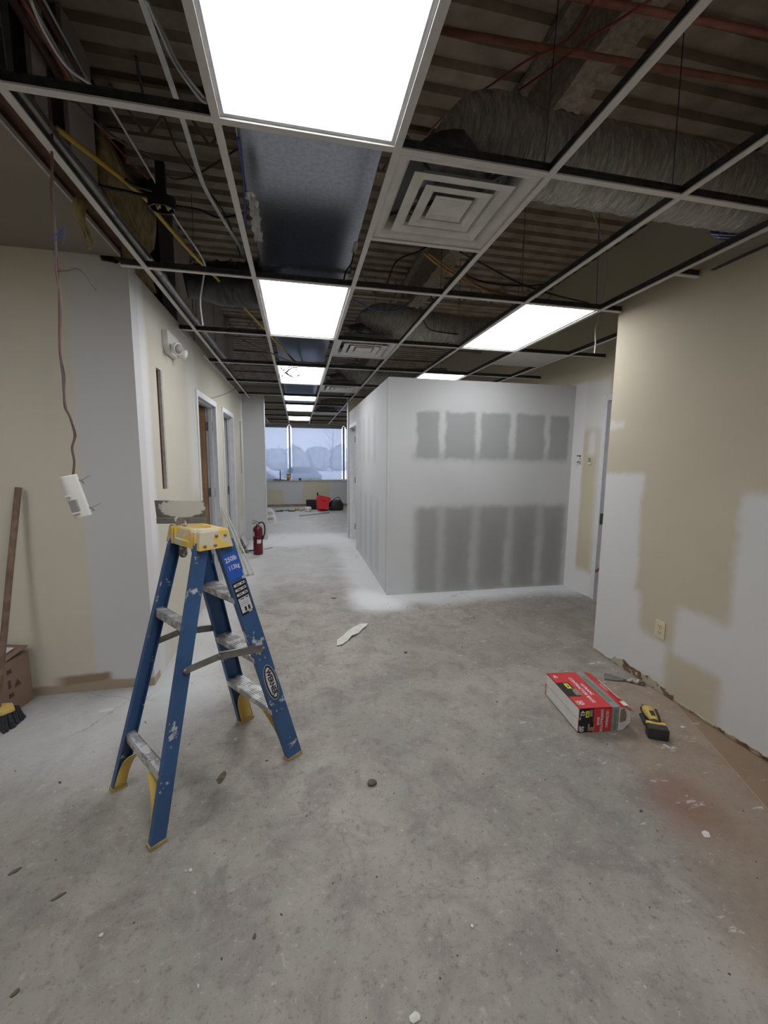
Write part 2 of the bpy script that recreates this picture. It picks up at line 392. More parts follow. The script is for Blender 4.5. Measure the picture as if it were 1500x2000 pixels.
for (a, c), (z0, z1) in ((N1, (1.31, 2.19)), (N2, (1.28, 2.2))):
    MB().box(LX-.118, LX-.03, a, a+.05, z0, z1).build('stud', 'stud', wl)
    MB().box(LX-.118, LX-.06, a+.05, c, z0, z1).build('backing_board', 'stud_dark', wl)
    MB().box(LX-.022, LX-.002, c-.02, c, z0, z1).build('jamb_strip', 'drywall_edge', wl)
    MB().box(LX-.1, LX-.022, c-.02, c, z0, z1).build('stud', 'stud', wl)

# front-left wall (faces camera) with notched top, scraped base
t = NT('wall_front_left_paint'); pq = t.xyz(t.warp(.05, 4, 5)); raw = t.xyz()
colr = t.mix(t.ramp(t.noise(1.1, 4), .3, .75), lin((212, 205, 190)), lin((204, 197, 182)))
ud = t.math('ADD', pq[0], t.math('MULTIPLY', pq[2], 0.0))
colr = t.mix(t.ramp(ud, -1.36, -1.30), colr, lin((206, 205, 206)))
colr = t.mix(t.math('MULTIPLY', t.ramp(pq[0], -1.62, -1.5), t.math('MULTIPLY', t.ramp(pq[2], .13, .10), t.ramp(pq[0], -1.22, -1.27))), colr, lin((150, 126, 106)))
colr = t.mix(t.ramp(pq[2], .07, .05), colr, lin((168, 152, 134)))
t.bump(t.noise(90, 3), .12, .003); M['wall_fl'] = t.done(colr, .85)
b = MB()
# polygon with ragged notch near the corner
poly = [(-3.6, 0), (LX, 0), (LX, 2.735), (-1.0, 2.735), (-1.02, 2.715), (-1.045, 2.70), (-1.07, 2.705), (-1.10, 2.708), (-1.128, 2.71), (-1.135, 2.738), (-3.6, 2.738)]
b.prism(poly, 0, .12, lambda v: Vector((v.x, 2.92+v.z, v.y)))
wfl = tag(b.build('wall_front_left', 'wall_fl'), kind='structure')
MB().tube([(-3.6, 2.935, 2.737), (-1.14, 2.935, 2.737)], .018, 8).build('rounded_top_bead', 'wall_fl', wfl)

# hard gypsum lid left of the grid with lumber header above its edge
M['lid'] = mat('gypsum_lid', (136, 128, 116), .9, 0, .1, 2)
cl = tag(MB().box(-3.6, -1.02, -2.5, 2.92, 2.74, 2.755).build('ceiling_left', 'lid', fixn=False), kind='structure')
MB().box(-1.022, -1.012, -2.5, 2.9, 2.736, 2.757).build('board_edge', 'drywall_edge', cl)
MB().box(-1.06, -1.022, -2.5, 2.95, 2.757, 2.845).build('header', 'stud_dark', cl)
MB().box(-1.022, -.975, -2.5, 2.9, 2.79, 2.83).build('header', 'stud', cl)
for k in range(9): MB().box(-3.6, -1.06, 2.6-.6*k, 2.64-.6*k, 2.757, 2.84).build('joist', 'stud_dark', cl)
MB().box(-1.9, -1.61, 2.905, 2.92, 2.745, 2.757).build('wall_angle', 'tee_white', cl)

# right near wall
M['wall_right'] = wall_mat('wall_right_paint', (186, 177, 157), 'y', [
    (MUD, 2.46, 2.9, -.1, 1.46, .03), (MUD, 2.40, 2.9, -.1, .62, .04), (MUD, 2.16, 2.9, .06, .36, .05),
    (MUD, .6, 1.80, -.1, 1.39, .04), (MUD, .6, 2.12, .30, .63, .04), (MUD, -3, 1.2, -.1, 2.9, .1, .5), (MUD, 2.70, 2.9, 1.80, 1.85, .02, .7),
    (MUD, 2.3, 2.9, -.1, .2, .05, .8)], warp=.10, wscale=5)
b = MB(); b.box(2.37, 2.49, -2.5, 2.83, .012, 2.735)
wr = tag(b.build('wall_right', 'wall_right', fixn=False), kind='structure')
# torn strip along the base of the right wall, exposed brown gypsum core
rng = random.Random(3); pts_t = []; y = 2.80; top = []
while y > -.3:
    hgt = .022+.026*mnoise.noise(Vector((y*5, 1, 0)))+.03*mnoise.noise(Vector((y*17, 4, 0)))
    if 2.12 < y < 2.6: hgt += .036
    top.append((y, max(.012, hgt))); y -= .03
b = MB(); n = len(top); vs = [(2.3695, a, 0.002) for a, c in top]+[(2.3655, a, c) for a, c in top]+[(2.3755, a, c+.004) for a, c in top]
fs = [(i, i+1, n+i+1, n+i) for i in range(n-1)]+[(n+i, n+i+1, 2*n+i+1, 2*n+i) for i in range(n-1)]
b.add(vs, fs).build('torn_base_strip', mat('torn_gypsum', (128, 100, 74), .95, 0, .3, 25, splat=(178, 170, 150), splat_thr=.47, splat_scale=9), wr, fixn=False)

# far right wall with door, up to deck
M['wall_far_right'] = wall_mat('wall_far_right_paint', (196, 188, 164), 'y', [
    (WHITE, 3.9, 4.6, 1.9, 2.44, .05, .75), (WHITE, 4.28, 4.6, -.1, 2.44, .03), (WHITE, 3.9, 4.5, -.1, .28, .06), (WHITE, 4.08, 4.2, 1.62, 1.88, .05, .8), (WHITE, 3.88, 4.05, .3, 2.0, .05, .5)], warp=.06, wscale=5)
FR = 3.25; b = MB(); DR = (3.02, 3.94)
b.box(FR, FR+.12, -2.5, DR[0], 0, 3.75); b.box(FR, FR+.12, DR[0], DR[1], 2.2, 3.75); b.box(FR, FR+.12, DR[1], 13.8, 0, 3.75)
wfr = tag(b.build('wall_far_right', 'wall_far_right', fixn=False), kind='structure')
tag(MB().box(2.49, FR, 2.71, 2.83, 0, 2.70).build('wall_right_return', 'wall_right', fixn=False), kind='structure')

# free standing drywall room ("box")
BX0, BX1, BY0, BY1, BT = .975, 3.25, 4.48, 8.0, 2.43
PATCH = (150, 151, 151)
us = [(1.297, 1.554), (1.633, 1.998), (2.054, 2.413), (2.491, 2.87), (2.938, 3.19)]
ls = [(1.33, 1.56), (1.66, 1.985), (2.08, 2.43), (2.52, 2.82), (2.92, 3.19)]
pt = [((168, 169, 170), 1.25, 3.2, 1.53, 1.64, .05, .9)]
pt += [(PATCH, a, c, 1.56, 2.08, .025, .95) for a, c in us]
pt += [((162, 162, 162), 1.28, 3.2, .0, 1.02, .05, .9)]
pt += [((146, 145, 144), a, c, .0, 1.0, .05, .9) for a, c in ls]
pt += [((132, 130, 128), a+.07, c-.07, .1, .85, .09, .45) for a, c in ls[1:]]
pt += [((186, 187, 188), a, c, .06, .6, .05, .5) for a, c in ((1.97, 2.02), (2.42, 2.48), (2.83, 2.90))]
M['box_front'] = wall_mat('box_front_paint', (190, 191, 192), 'x', pt, warp=.09, wscale=6)
ps = [((180, 181, 183), a, a+.22, 1.5, 2.15, .06, .6) for a in (5.2, 5.65, 6.1, 6.5)]+[((180, 181, 183), a, a+.22, .1, 1.05, .06, .6) for a in (5.0, 5.45, 5.9, 6.4)]
M['box_side'] = wall_mat('box_side_paint', (202, 203, 205), 'y', ps, warp=.05, wscale=5)
tag(MB().box(BX0, BX1, BY0, BY0+.12, 0, BT).build('wall_room_front', 'box_front', fixn=False), kind='structure')
b = MB(); DB = (7.0, 7.88)
b.box(BX0, BX0+.12, BY0+.12, DB[0], 0, BT); b.box(BX0, BX0+.12, DB[0], DB[1], 2.18, BT); b.box(BX0, BX0+.12, DB[1], BY1, 0, BT)
tag(b.build('wall_room_side', 'box_side', fixn=False), kind='structure')
tag(MB().box(BX0, BX0+.006, BY0-.002, BY0+.006, 0, BT).build('trim_1', 'frame_white'), kind='structure')
# transverse wall at the far opening: left pier and right part
M['pier'] = wall_mat('pier_paint', (196, 197, 198), 'x', [], warp=.05)
tag(MB().box(LX-.12, -.60, 8.1, 8.25, 0, WALLTOP).build('wall_pier_left', 'pier', fixn=False), kind='structure')
M['trans'] = wall_mat('transverse_paint', (196, 188, 164), 'x', [], warp=.05)
tw = tag(MB().box(.955, 3.25, 8.0, 8.14, 0, 2.72).build('wall_cross_right', 'trans', fixn=False), kind='structure')
MB().box(.949, .957, 7.992, 8.148, 0, 2.70).build('corner_bead', 'frame_white', tw)
MB().box(-.604, -.596, 8.094, 8.256, 0, 2.66).build('corner_bead', 'frame_white', bpy.data.objects['wall_pier_left'])
# window wall
M['wall_end'] = wall_mat('end_wall_paint', (200, 194, 174), 'x', [
    ((198, 199, 202), -1.2, .15, .55, .9, .04), ((198, 199, 202), -.48, .12, -.1, .9, .04), ((198, 199, 202), 1.0, 3, -.1, .9, .04), ((198, 199, 202), -4.2, -1.0, -.1, .9, .05)], warp=.05)
b = MB(); WY = 13.7
b.box(-4.2, 5.2, WY, WY+.2, 0, .84); b.box(-4.2, 5.2, WY, WY+.2, 2.62, 3.75); b.box(-4.2, -3.7, WY, WY+.2, .84, 2.62); b.box(4.7, 5.2, WY, WY+.2, .84, 2.62)
we = tag(b.build('wall_end', 'wall_end', fixn=False), kind='structure')
MB().box(-4.2, 3.25, WY-.01, WY, 0, .07).build('base_strip', mat('base_glue', (160, 144, 124), .9, 0, .25, 12), we)
# outer shell (mostly unseen)
M['shell'] = mat('shell_paint', (196, 190, 174), .9, 0, .08, 2)
tag(MB().box(-4.3, -4.2, -2.6, 13.9, 0, 3.75).build('wall_outer_left', 'shell', fixn=False), kind='structure')
tag(MB().box(5.2, 5.3, -2.6, 13.9, 0, 3.75).build('wall_outer_right', 'shell', fixn=False), kind='structure')
tag(MB().box(-4.3, 5.3, -2.6, -2.5, 0, 3.75).build('wall_back', 'shell', fixn=False), kind='structure')
b = MB(); b.box(-4.2, LX-.12, 5.62, 5.72, 0, 2.7); b.box(-4.2, LX-.12, 3.04, 3.1, 0, 2.7); b.box(-4.2, LX-.12, 8.1, 8.2, 0, 2.7); b.box(-2.6, -2.5, 3.1, 8.1, 0, 2.7)
tag(b.build('wall_side_rooms', 'shell', fixn=False), kind='structure')
tag(MB().box(3.37, 5.2, 2.6, 2.7, 0, 2.7).build('wall_closet', 'shell', fixn=False), kind='structure')
tag(MB().box(-3.7, -3.6, -2.5, 3.0, 0, 2.75).build('wall_left_near', 'wall_fl', fixn=False), kind='structure')

# ------------------------------------------------------------------ DECK AND PLENUM
b = MB(); y = -2.6; vs = []; fs = []
prof = []
while y < 13.9:
    prof += [(y, 3.75), (y+.09, 3.75), (y+.105, 3.79), (y+.15, 3.79)]; y += .165
for yy_, z in prof: vs += [(-4.3, yy_, z), (5.3, yy_, z)]
fs = [(2*i, 2*i+1, 2*i+3, 2*i+2) for i in range(len(prof)-1)]
n = len(vs); vs += [(-4.3, -2.6, 3.9), (5.3, -2.6, 3.9), (5.3, 13.95, 3.9), (-4.3, 13.95, 3.9)]; fs.append((n, n+1, n+2, n+3))
tag(b.add(vs, fs).build('ceiling', 'deck', fixn=False), kind='structure')

# plenum wall above the left partition: boards with dark gaps and studs
pw_ = empty('wall_plenum_left', kind='structure')
PX_ = -1.10
def pyx(px, py): return at_x(px, py, PX_).y
e = [pyx(70, 215), pyx(99, 235), pyx(136, 250), pyx(186, 280)]
MB().box(PX_-.02, PX_, e[0], e[1], 2.76, 3.748).build('plenum_board', 'plenum_board', pw_)
MB().box(PX_-.02, PX_, e[2], e[3], 2.76, 3.748).build('plenum_board', 'plenum_board', pw_)
PYA = pyx(300, 420); PYB = pyx(330, 440)
for (y0, y1) in ((PYB+.02, PYB+.75), (PYB+.80, PYB+2.0), (PYB+2.06, PYB+3.2), (PYB+3.26, 8.1)): MB().box(PX_-.02, PX_, y0, y1, 2.76, 3.748).build('plenum_board', 'plenum_board', pw_)
for y0 in (e[1]-.04, e[3]+.10, e[3]+.50, PYB+.78, PYB+2.03, PYB+3.23): MB().box(PX_-.11, PX_-.022, y0, y0+.04, 2.76, 3.748).build('stud', 'stud_dark', pw_)
MB().box(PX_-.06, PX_+.03, PYA, PYB, 2.76, 3.748).build('post', 'black_flex', pw_)
MB().box(-1.26, -1.24, e[0], 8.1, 2.76, 3.748).build('backing', 'grey_plastic', pw_)

# fireproofed steel beam running away from the camera
bf = empty('roof_beam', (1.40, 5.4, 3.45), label='roof beam with rough sprayed fireproofing running down the hall above the grid', cat='beam')
def rough_box(x0, x1, y0, y1, z0, z1, amp, step, name, m, par):
    b = MB(); n = int((y1-y0)/step); ring = []; vs = []; fs = []
    per = []
    for i in range(6): per.append((x0+(x1-x0)*i/6, z0))
    for i in range(4): per.append((x1, z0+(z1-z0)*i/4))
    for i in range(6): per.append((x1-(x1-x0)*i/6, z1))
    for i in range(4): per.append((x0, z1-(z1-z0)*i/4))
    m_ = len(per)
    for j in range(n+1):
        y = y0+(y1-y0)*j/n
        for (x, z) in per:
            q = Vector((x*9, y*9, z*9)); o = Vector((mnoise.noise(q), 0, mnoise.noise(q+Vector((7, 3, 1)))))*amp
            o += Vector((mnoise.noise(q*3.1), 0, mnoise.noise(q*3.1+Vector((2, 9, 4)))))*amp*.6
            vs.append((x+o.x, y, z+o.z))
    for j in range(n):
        for i in range(m_): fs.append((j*m_+i, j*m_+(i+1) % m_, (j+1)*m_+(i+1) % m_, (j+1)*m_+i))
    return b.add(vs, fs).build(name, m, par)
rough_box(-.075, .075, -6.5, 8.3, -.09, -.04, .010, .06, 'bottom_flange', 'fireproof', bf)
rough_box(-.03, .03, -6.5, 8.3, -.05, .25, .012, .08, 'web', 'fireproof', bf)
rough_box(-.10, .10, -6.5, 8.3, .24, .285, .01, .12, 'top_flange', 'fireproof', bf)

# cross joists (open plenum)
k = 0
for y0 in (-1.2, .9, 3.0, 5.1, 7.2, 9.3, 11.4):
    j = empty('roof_joist', (0, y0, 3.55), label=['roof joist over the camera end of the room', 'roof joist just past the nearest light panel', 'roof joist above the first dark bay of the hall', 'roof joist above the drywall room front', 'roof joist near the far opening', 'roof joist just inside the window room', 'roof joist nearest the window wall'][k], cat='joist', group='steel joists carrying the roof deck'); k += 1
    for z in (-.10, .17): MB().box(-4.15, 5.15, -.03, .03, z, z+.02).build('chord', 'deck', j)
    b = MB(); x = -4.1
    while x < 5.0: b.beam((x, 0, -.08), (x+.18, 0, .17), .014, .014, (0, 1, 0)); b.beam((x+.18, 0, .17), (x+.36, 0, -.08), .014, .014, (0, 1, 0)); x += .36
    b.build('diagonal_webbing', 'deck', j)

# red painted pipes above the right side
for yy_, z, lb in ((1.72, 3.2, 'reddish pipe crossing above the supply diffuser, the farther of the pair'), (1.53, 3.2, 'reddish pipe crossing the top right corner, the nearer of the pair')):
    a = Vector((.45, yy_+.03, z)); c = Vector((3.24, yy_-.12, z))
    o = MB().tube([a, c], .0125, 10).build('sprinkler_pipe', 'steel_red'); tag(o, lb, 'pipe', 'red pipes above the grid')

# galvanised duct over the centre bay
du = empty('rectangular_duct', (.08, 0, 2.9), label='long dull galvanised duct above the centre row of the ceiling grid', cat='duct')
for k in range(9):
    y0 = -1.3+1.5*k
    MB().box(-.31, .31, y0+.012, y0+1.49, 0, .34).build('duct_section', 'duct', du, .004)
    MB().box(-.325, .325, y0-.012, y0+.012, -.014, .352).build('flange_joint', 'galv', du)
o = MB(); 
for k in range(2):
    pass
def foil_strip(pts, wd, name, label):
    b = MB(); P = smooth_path(pts, 6); vs = []; n = len(P)
    for i, p in enumerate(P):
        j = .006*math.sin(i*2.3)+.004*math.sin(i*5.1)
        for s_ in (-1, 0, 1): vs.append((p.x+s_*wd/2+j, p.y+.01*abs(s_), p.z+j*.6-.006*abs(s_)))
    b.add(vs, [(3*i+k, 3*i+k+1, 3*i+k+4, 3*i+k+3) for i in range(n-1) for k in range(2)])
    o = b.build(name, 'foil', fixn=False); so = o.modifiers.new('s', 'SOLIDIFY'); so.thickness = .003; tag(o, label, 'tape'); return o
foil_strip([at_y(488, 372, 2.2), at_y(497, 405, 2.32), at_y(500, 440, 2.46), at_y(506, 468, 2.55)], .045, 'foil_tape', 'crumpled foil tape hanging on the left edge of the galvanised duct')
foil_strip([at_y(696, 470, 2.7), at_y(690, 492, 2.75)], .03, 'foil_tape', 'small foil tape tag on the right edge of the galvanised duct')
cable('hanging_lead', [at_y(692, 490, 2.75), at_y(686, 515, 2.82), at_y(676, 530, 2.9), at_y(672, 545, 2.95)], .006, 'black', 'short black lead hanging from the right foil tag of the duct', 'cable')

# ------------------------------------------------------------------ CEILING GRID
grid = empty('ceiling_grid', (0, 0, ZC), label='white suspended ceiling grid, nearly all of its tiles missing', cat='ceiling grid')
TW = .027
def tee(name, p0, p1, axis):
    b = MB(); b2 = MB()
    if axis == 'y':
        x = p0[0]; b.box(x-TW/2, x+TW/2, p0[1], p1[1], 0, .006); b2.box(x-.0012, x+.0012, p0[1], p1[1], .006, .042); b2.box(x-.004, x+.004, p0[1], p1[1], .036, .044)
    else:
        y = p0[1]; b.box(p0[0], p1[0], y-TW/2, y+TW/2, .0005, .0065); b2.box(p0[0], p1[0], y-.0012, y+.0012, .006, .040); b2.box(p0[0], p1[0], y-.004, y+.004, .034, .042)
    o = b.build(name, 'tee_white', grid); b2.build('web', 'tee_web', o, fixn=False); return o
ends = {0: (-2.5, 8.1), 1: (-2.5, 13.68), 2: (-2.5, 13.68), 3: (-2.5, 13.68), 4: (-2.5, 7.98), 5: (-2.5, 7.98), 6: (2.85, 7.98)}
for i, (y0, y1) in ends.items(): tee('main_runner', (RX(i), y0), (RX(i), y1), 'y')
tee('main_runner', (RX(0), 8.3), (RX(0), 13.68), 'y'); tee('main_runner', (RX(4), 8.16), (RX(4), 13.68), 'y')
for j in range(-2, 11):
    y = CYY(j)
    segs = [(RX(i), RX(i+1)) for i in range(0, 5)]
    if j >= 2: segs = [(LX, RX(0))]+segs+([(RX(5), RX(6)), (RX(6), FR)] if 2 < j < 7 else [])
    if j == 2: segs += [(RX(5), 2.66)]
    if j < 2: segs += [(RX(5), 2.37)]; segs = ([(-1.02, RX(0))] if j == 1 else [])+segs
    if y > 8: segs = [s_ for s_ in segs if s_[1] < 2.0]
    for a, c in segs:
        tee('cross_tee', (a+.001, y), (c-.001, y), 'x')
tee('cross_tee', (RX(5), CYY(1)+.61), (2.37, CYY(1)+.61), 'x')
for j, i in ((1, 2), (3, 2), (5, 2)):       # half-bay tees at the diffusers
    tee('cross_tee', (RX(i)+.001, CYY(j)+.6096), (RX(i+1)-.001, CYY(j)+.6096), 'x')
for i in (1,):
    tee('cross_tee', (RX(i), CYY(6)+.61), (RX(i+1), CYY(6)+.61), 'x')
MB().box(2.345, 2.37, -2.5, 2.1, 0.0, .004).build('wall_angle', 'tee_web', grid)
MB().box(LX, LX+.018, 4.95, 8.1, 0.002, .006).build('wall_angle', 'tee_white', grid)
MB().box(LX, LX+.018, 3.9, 4.3, -.012, -.008).build('wall_angle', 'tee_white', grid)
MB().box(-1.0, 1.2, 13.64, 13.69, 0, .02).build('wall_angle', 'tee_white', grid)

# hanger wires
wires = [(0, 1, ''), (3, 1, ''), (3, 2, ''), (4, 1, ''), (4, 2, ''), (5, 1, ''), (5, 2, ''), (2, 3, ''), (2, 5, ''), (4, 3, ''), (5, 3, ''), (0, 3, ''), (3, 4, '')]
for i, j, _ in wires:
    o = MB().tube([(RX(i), CYY(j)+.05, ZC+.04), (RX(i)+.02*random.uniform(-1, 1), CYY(j)+.05+.08*random.uniform(-1, 1), 3.76)], .0022, 5).build('hanger_wire', 'tee_web')
    OW = ['leftmost', 'second', 'third', 'fourth', 'fifth', 'sixth']
    tag(o, 'hanger wire on the %s grid runner from left, at the %s cross tee' % (OW[i], ['', 'nearest', 'second', 'third', 'fourth', 'fifth'][j]), 'wire', 'hanger wires of the ceiling grid')

# light panels
def light_panel(i, j, ln, label, offset=0, w_=1):
    x0, x1 = RX(i)+.004, RX(i+w_)-.004; y0 = CYY(j)+.004+offset; y1 = y0+ln-.008
    r = empty('light_panel', ((x0+x1)/2, (y0+y1)/2, ZC+.008), label=label, cat='ceiling light', group='flat panel lights in the ceiling grid')
    hx, hy = (x1-x0)/2, (y1-y0)/2; fr = .024
    b = MB(); b.box(-hx, hx, -hy, -hy+fr, 0, .012); b.box(-hx, hx, hy-fr, hy, 0, .012); b.box(-hx, -hx+fr, -hy+fr, hy-fr, 0, .012); b.box(hx-fr, hx, -hy+fr, hy-fr, 0, .012)
    b.build('frame', 'frame_white', r)
    MB().box(-hx+fr, hx-fr, -hy+fr, hy-fr, .004, .007).build('diffuser', 'led', r)
    MB().box(-hx, hx, -hy, hy, .012, .03).build('housing', 'galv', r)
    return r
light_panel(1, 0, GY, 'largest light panel, at the top of the picture right above the camera side')
light_panel(1, 2, GY, 'light panel of the centre row just beyond the galvanised duct bay')
light_panel(1, 4, GY, 'light panel of the centre row with loose wires hanging in front')
light_panel(1, 6, .61, 'small light panel of the centre row just before the far opening')
light_panel(1, 7, GY, 'light panel of the centre row, first one inside the window room')
light_panel(1, 9, GY, 'light panel of the centre row nearest the window')
light_panel(4, 2, GY, 'light panel on the right, in front of the drywall room')
light_panel(4, 4, GY, 'light panel seen just over the top of the drywall room')
light_panel(4, -2, GY, 'added unseen light panel on the right behind the camera')  # extra panel out of view, added to raise the room light
lp = light_panel(1, -2, GY, 'added light panel out of view in the left gypsum ceiling, brightening the front wall'); lp.location = (-2.2, .75, 2.725)  # added fill panel, unseen, brightens the front-left wall

# square louvre diffusers
def ring(b, a, za, c, zc, th=.003):
    vs = []
    for h, z in ((a, za), (c, zc), (c, zc+th), (a, za+th)):
        vs += [(-h, -h, z), (h, -h, z), (h, h, z), (-h, h, z)]
    fs = []
    for k in range(4):
        for i in range(4):
            p, q = 4*k+i, 4*k+(i+1) % 4; r, s_ = 4*((k+1) % 4)+(i+1) % 4, 4*((k+1) % 4)+i; fs.append((p, q, r, s_))
    b.add(vs, fs); return b
def diffuser(i, j, label):
    r = empty('air_diffuser', (RX(i)+GX/2, CYY(j)+GX/2, ZC+.007), label=label, cat='air vent', group='square supply vents right of the centre row')
    H = .299
    # face plate with coved opening
    b = MB(); prof = [(H, 0), (.270, 0), (.258, .004), (.246, .012), (.236, .026), (.228, .05), (.222, .09)]
    vs = []; fs = []
    for (h, z) in prof: vs += [(-h, -h, z), (h, -h, z), (h, h, z), (-h, h, z)]
    for k in range(len(prof)-1):
        for q in range(4): fs.append((4*k+q, 4*k+(q+1) % 4, 4*k+4+(q+1) % 4, 4*k+4+q))
    b.add(vs, fs, True); o = b.build('face_plate', 'diffuser', r, fixn=False); so = o.modifiers.new('s', 'SOLIDIFY'); so.thickness = .002
    for pf in (((.212, -.003), (.182, -.001), (.166, .003), (.158, .014), (.154, .045)), ((.146, -.002), (.118, .0), (.102, .004), (.095, .014), (.091, .045))):
        b = MB(); vs = []; fs = []
        for (h, z) in pf: vs += [(-h, -h, z), (h, -h, z), (h, h, z), (-h, h, z)]
        for k in range(len(pf)-1):
            for q in range(4): fs.append((4*k+q, 4*k+(q+1) % 4, 4*k+4+(q+1) % 4, 4*k+4+q))
        o = b.add(vs, fs).build('louvre_ring', 'diffuser', r, fixn=False); so = o.modifiers.new('s', 'SOLIDIFY'); so.thickness = .002
    b = MB(); ring(b, .082, -.001, .055, .006); b.box(-.056, .056, -.056, .056, .005, .008); b.build('centre_plate', 'diffuser', r)
    for sx, sy_ in ((1, 1), (1, -1), (-1, 1), (-1, -1)): MB().beam((sx*.05, sy_*.05, .05), (sx*.21, sy_*.21, .07), .006, .02).build('louvre_bracket', 'galv', r)
    b = MB(); b.lathe([(.16, .0), (.16, .12)], (0, 0, .09), 24); b.build('neck', 'galv', r)
    ring(MB(), .214, .09, .15, .095).build('plenum_back', 'grey_plastic', r)
    return r
diffuser(2, 1, 'large square supply vent beside the nearest light panel')
diffuser(2, 3, 'square supply vent beside the second light panel of the centre row')
diffuser(2, 5, 'square supply vent beside the third light panel of the centre row')
diffuser(2, 8, 'square supply vent farthest away, in the window room ceiling')

tl = tag(MB().box(RX(5)+.006, RX(6)-.006, CYY(3)+.006, CYY(3)+.60, ZC+.008, ZC+.022).build('ceiling_tile', 'ceiling_tile'), 'single grey ceiling tile left in the grid above the drywall room', 'ceiling tile')

# ------------------------------------------------------------------ FLEX DUCTS
def flex(name, pts, r, m, label, cat='flexible duct', crinkle=.085, n=44, seed=0, step=.006, ridge=.010):
    P = smooth_path(pts, 12); L = [0]
    for i in range(1, len(P)): L.append(L[-1]+(P[i]-P[i-1]).length)
    N = int(L[-1]/step); Q = []; k = 0
    for i in range(N+1):
        d = L[-1]*i/N
        while k < len(L)-2 and L[k+1] < d: k += 1
        f = (d-L[k])/max(1e-9, L[k+1]-L[k]); Q.append(P[k].lerp(P[k+1], f))
    def rad(i, k_):
        a = 2*PI*k_/n; s_ = i*step
        q = Vector((math.cos(a)*1.4, math.sin(a)*1.4, s_*26+seed))
        v = mnoise.noise(q)*.55+mnoise.noise(Vector((q.x*3.4, q.y*3.4, q.z*1.6)))*.45
        e = 1.0
        if i < 40: e = .66+.34*i/40
        return r*e*(1+crinkle*v+ridge*math.sin(s_*2*PI/.075))
    o = MB().tube(Q, r, n, rad=rad).build(name, m, fixn=False)
    return tag(o, label, cat)
d1 = Vector((RX(2)+GX/2, CYY(1)+GX/2, 2.88))
flex('flex_duct', [(d1.x-.02, d1.y-.02, 2.84), (d1.x+.10, d1.y-.07, 2.92), (1.0, 1.81, 2.87), (1.4, 1.79, 2.85), (1.9, 1.80, 2.85), (2.4, 1.82, 2.86), (2.62, 1.95, 2.93)], .152, 'foil', 'crinkled silver flexible duct crossing behind the nearest grid on the right', seed=1)
d2 = Vector((RX(2)+GX/2, CYY(3)+GX/2, 2.88))
flex('flex_duct', [(d2.x-.02, d2.y-.02, 2.84), (d2.x+.10, d2.y-.10, 2.92), (1.1, 4.10, 2.86), (1.5, 4.08, 2.82), (2.0, 4.08, 2.82), (2.2, 4.10, 2.86)], .15, 'foil', 'crinkled silver flexible duct above the front of the drywall room', seed=9)
d3 = Vector((RX(2)+GX/2, CYY(5)+GX/2, 2.88))
flex('flex_duct', [(d3.x-.02, d3.y-.02, 2.84), (d3.x+.10, d3.y-.05, 2.9), (1.1, 6.7, 2.86), (1.6, 6.65, 2.84), (2.4, 6.7, 2.9)], .15, 'foil', 'crinkled silver flexible duct feeding the third square vent', seed=19)
d4 = Vector((RX(2)+GX/2, CYY(8)+GX/2, 2.88))
flex('flex_duct', [(d4.x-.1, d4.y, 2.86), (d4.x+.3, d4.y, 2.88), (1.6, 10.4, 2.88), (2.4, 10.4, 2.9)], .15, 'foil', 'crinkled silver flexible duct in the window room ceiling', seed=29)
flex('black_flex_duct', [(-.80, 3.50, 2.84), (-.68, 3.52, 2.86), (-.45, 3.52, 2.865), (-.31, 3.5, 2.87), (-.16, 3.5, 2.93)], .155, 'black_flex', 'fat black flexible duct above the left side of the hall', crinkle=.08, seed=44, ridge=.01)

# ------------------------------------------------------------------ CONDUITS, CABLES
o = MB(); o.cyl((-.862, 1.66, 2.722), (-.822, 5.6, 2.722), .022, 12)
cd_ = empty('steel_conduit', (0, 0, 0), label='pale steel conduit running just above the left edge of the ceiling grid', cat='conduit')
o.build('pipe', 'emt', cd_)
for y0 in (2.3, 3.05, 3.9, 4.7): xq = -.862+.04*(y0-1.66)/3.94; MB().cyl((xq, y0, 2.722), (xq+.001, y0+.09, 2.722), .028, 12).build('coupling', 'emt', cd_)
o = tag(MB().cyl((-.905, 3.2, 2.735), (-.895, 7.4, 2.74), .013, 10).build('steel_conduit', 'emt'), 'thin steel conduit closest to the left wall above the grid', 'conduit')
for k, (dx, dz, mm, rr) in enumerate(((0, 0, 'stud_dark', .018), (.035, .01, 'steel_red', .012), (.065, .0, 'emt', .009), (.09, .02, 'stud_dark', .012), (.115, .01, 'emt', .008))):
    o = MB().tube([(-1.04+dx, .9, 3.28+dz), (-1.04+dx, 2.1, 3.28+dz), (-1.04+dx, 2.5, 3.27+dz)], rr, 8).build('plenum_pipe', mm)
    tag(o, ['fat dark pipe leftmost in the bundle at the top left', 'reddish pipe in the bundle at the top left', 'thin grey pipe between the reddish and the dark pipe at the top left', 'dark pipe right of the middle of the top left bundle', 'thin grey pipe rightmost in the top left bundle'][k], 'pipe', 'pipe bundle at the top left')
o = MB(); P = smooth_path([(-.466, 1.2, 3.0), (-.462, 1.65, 3.0), (-.459, 2.02, 3.0), (-.47, 2.45, 3.0), (-.46, 2.6, 2.99), (-.42, 2.9, 3.0), (-.343, 3.34, 2.99), (-.32, 3.9, 3.0)], 5)
for a, c in zip(P[:-1], P[1:]): o.beam(a, c, .022, .008)
tag(o.build('metal_strap', 'emt'), 'flat grey metal strip running lengthwise above the left bay of the grid', 'strap')

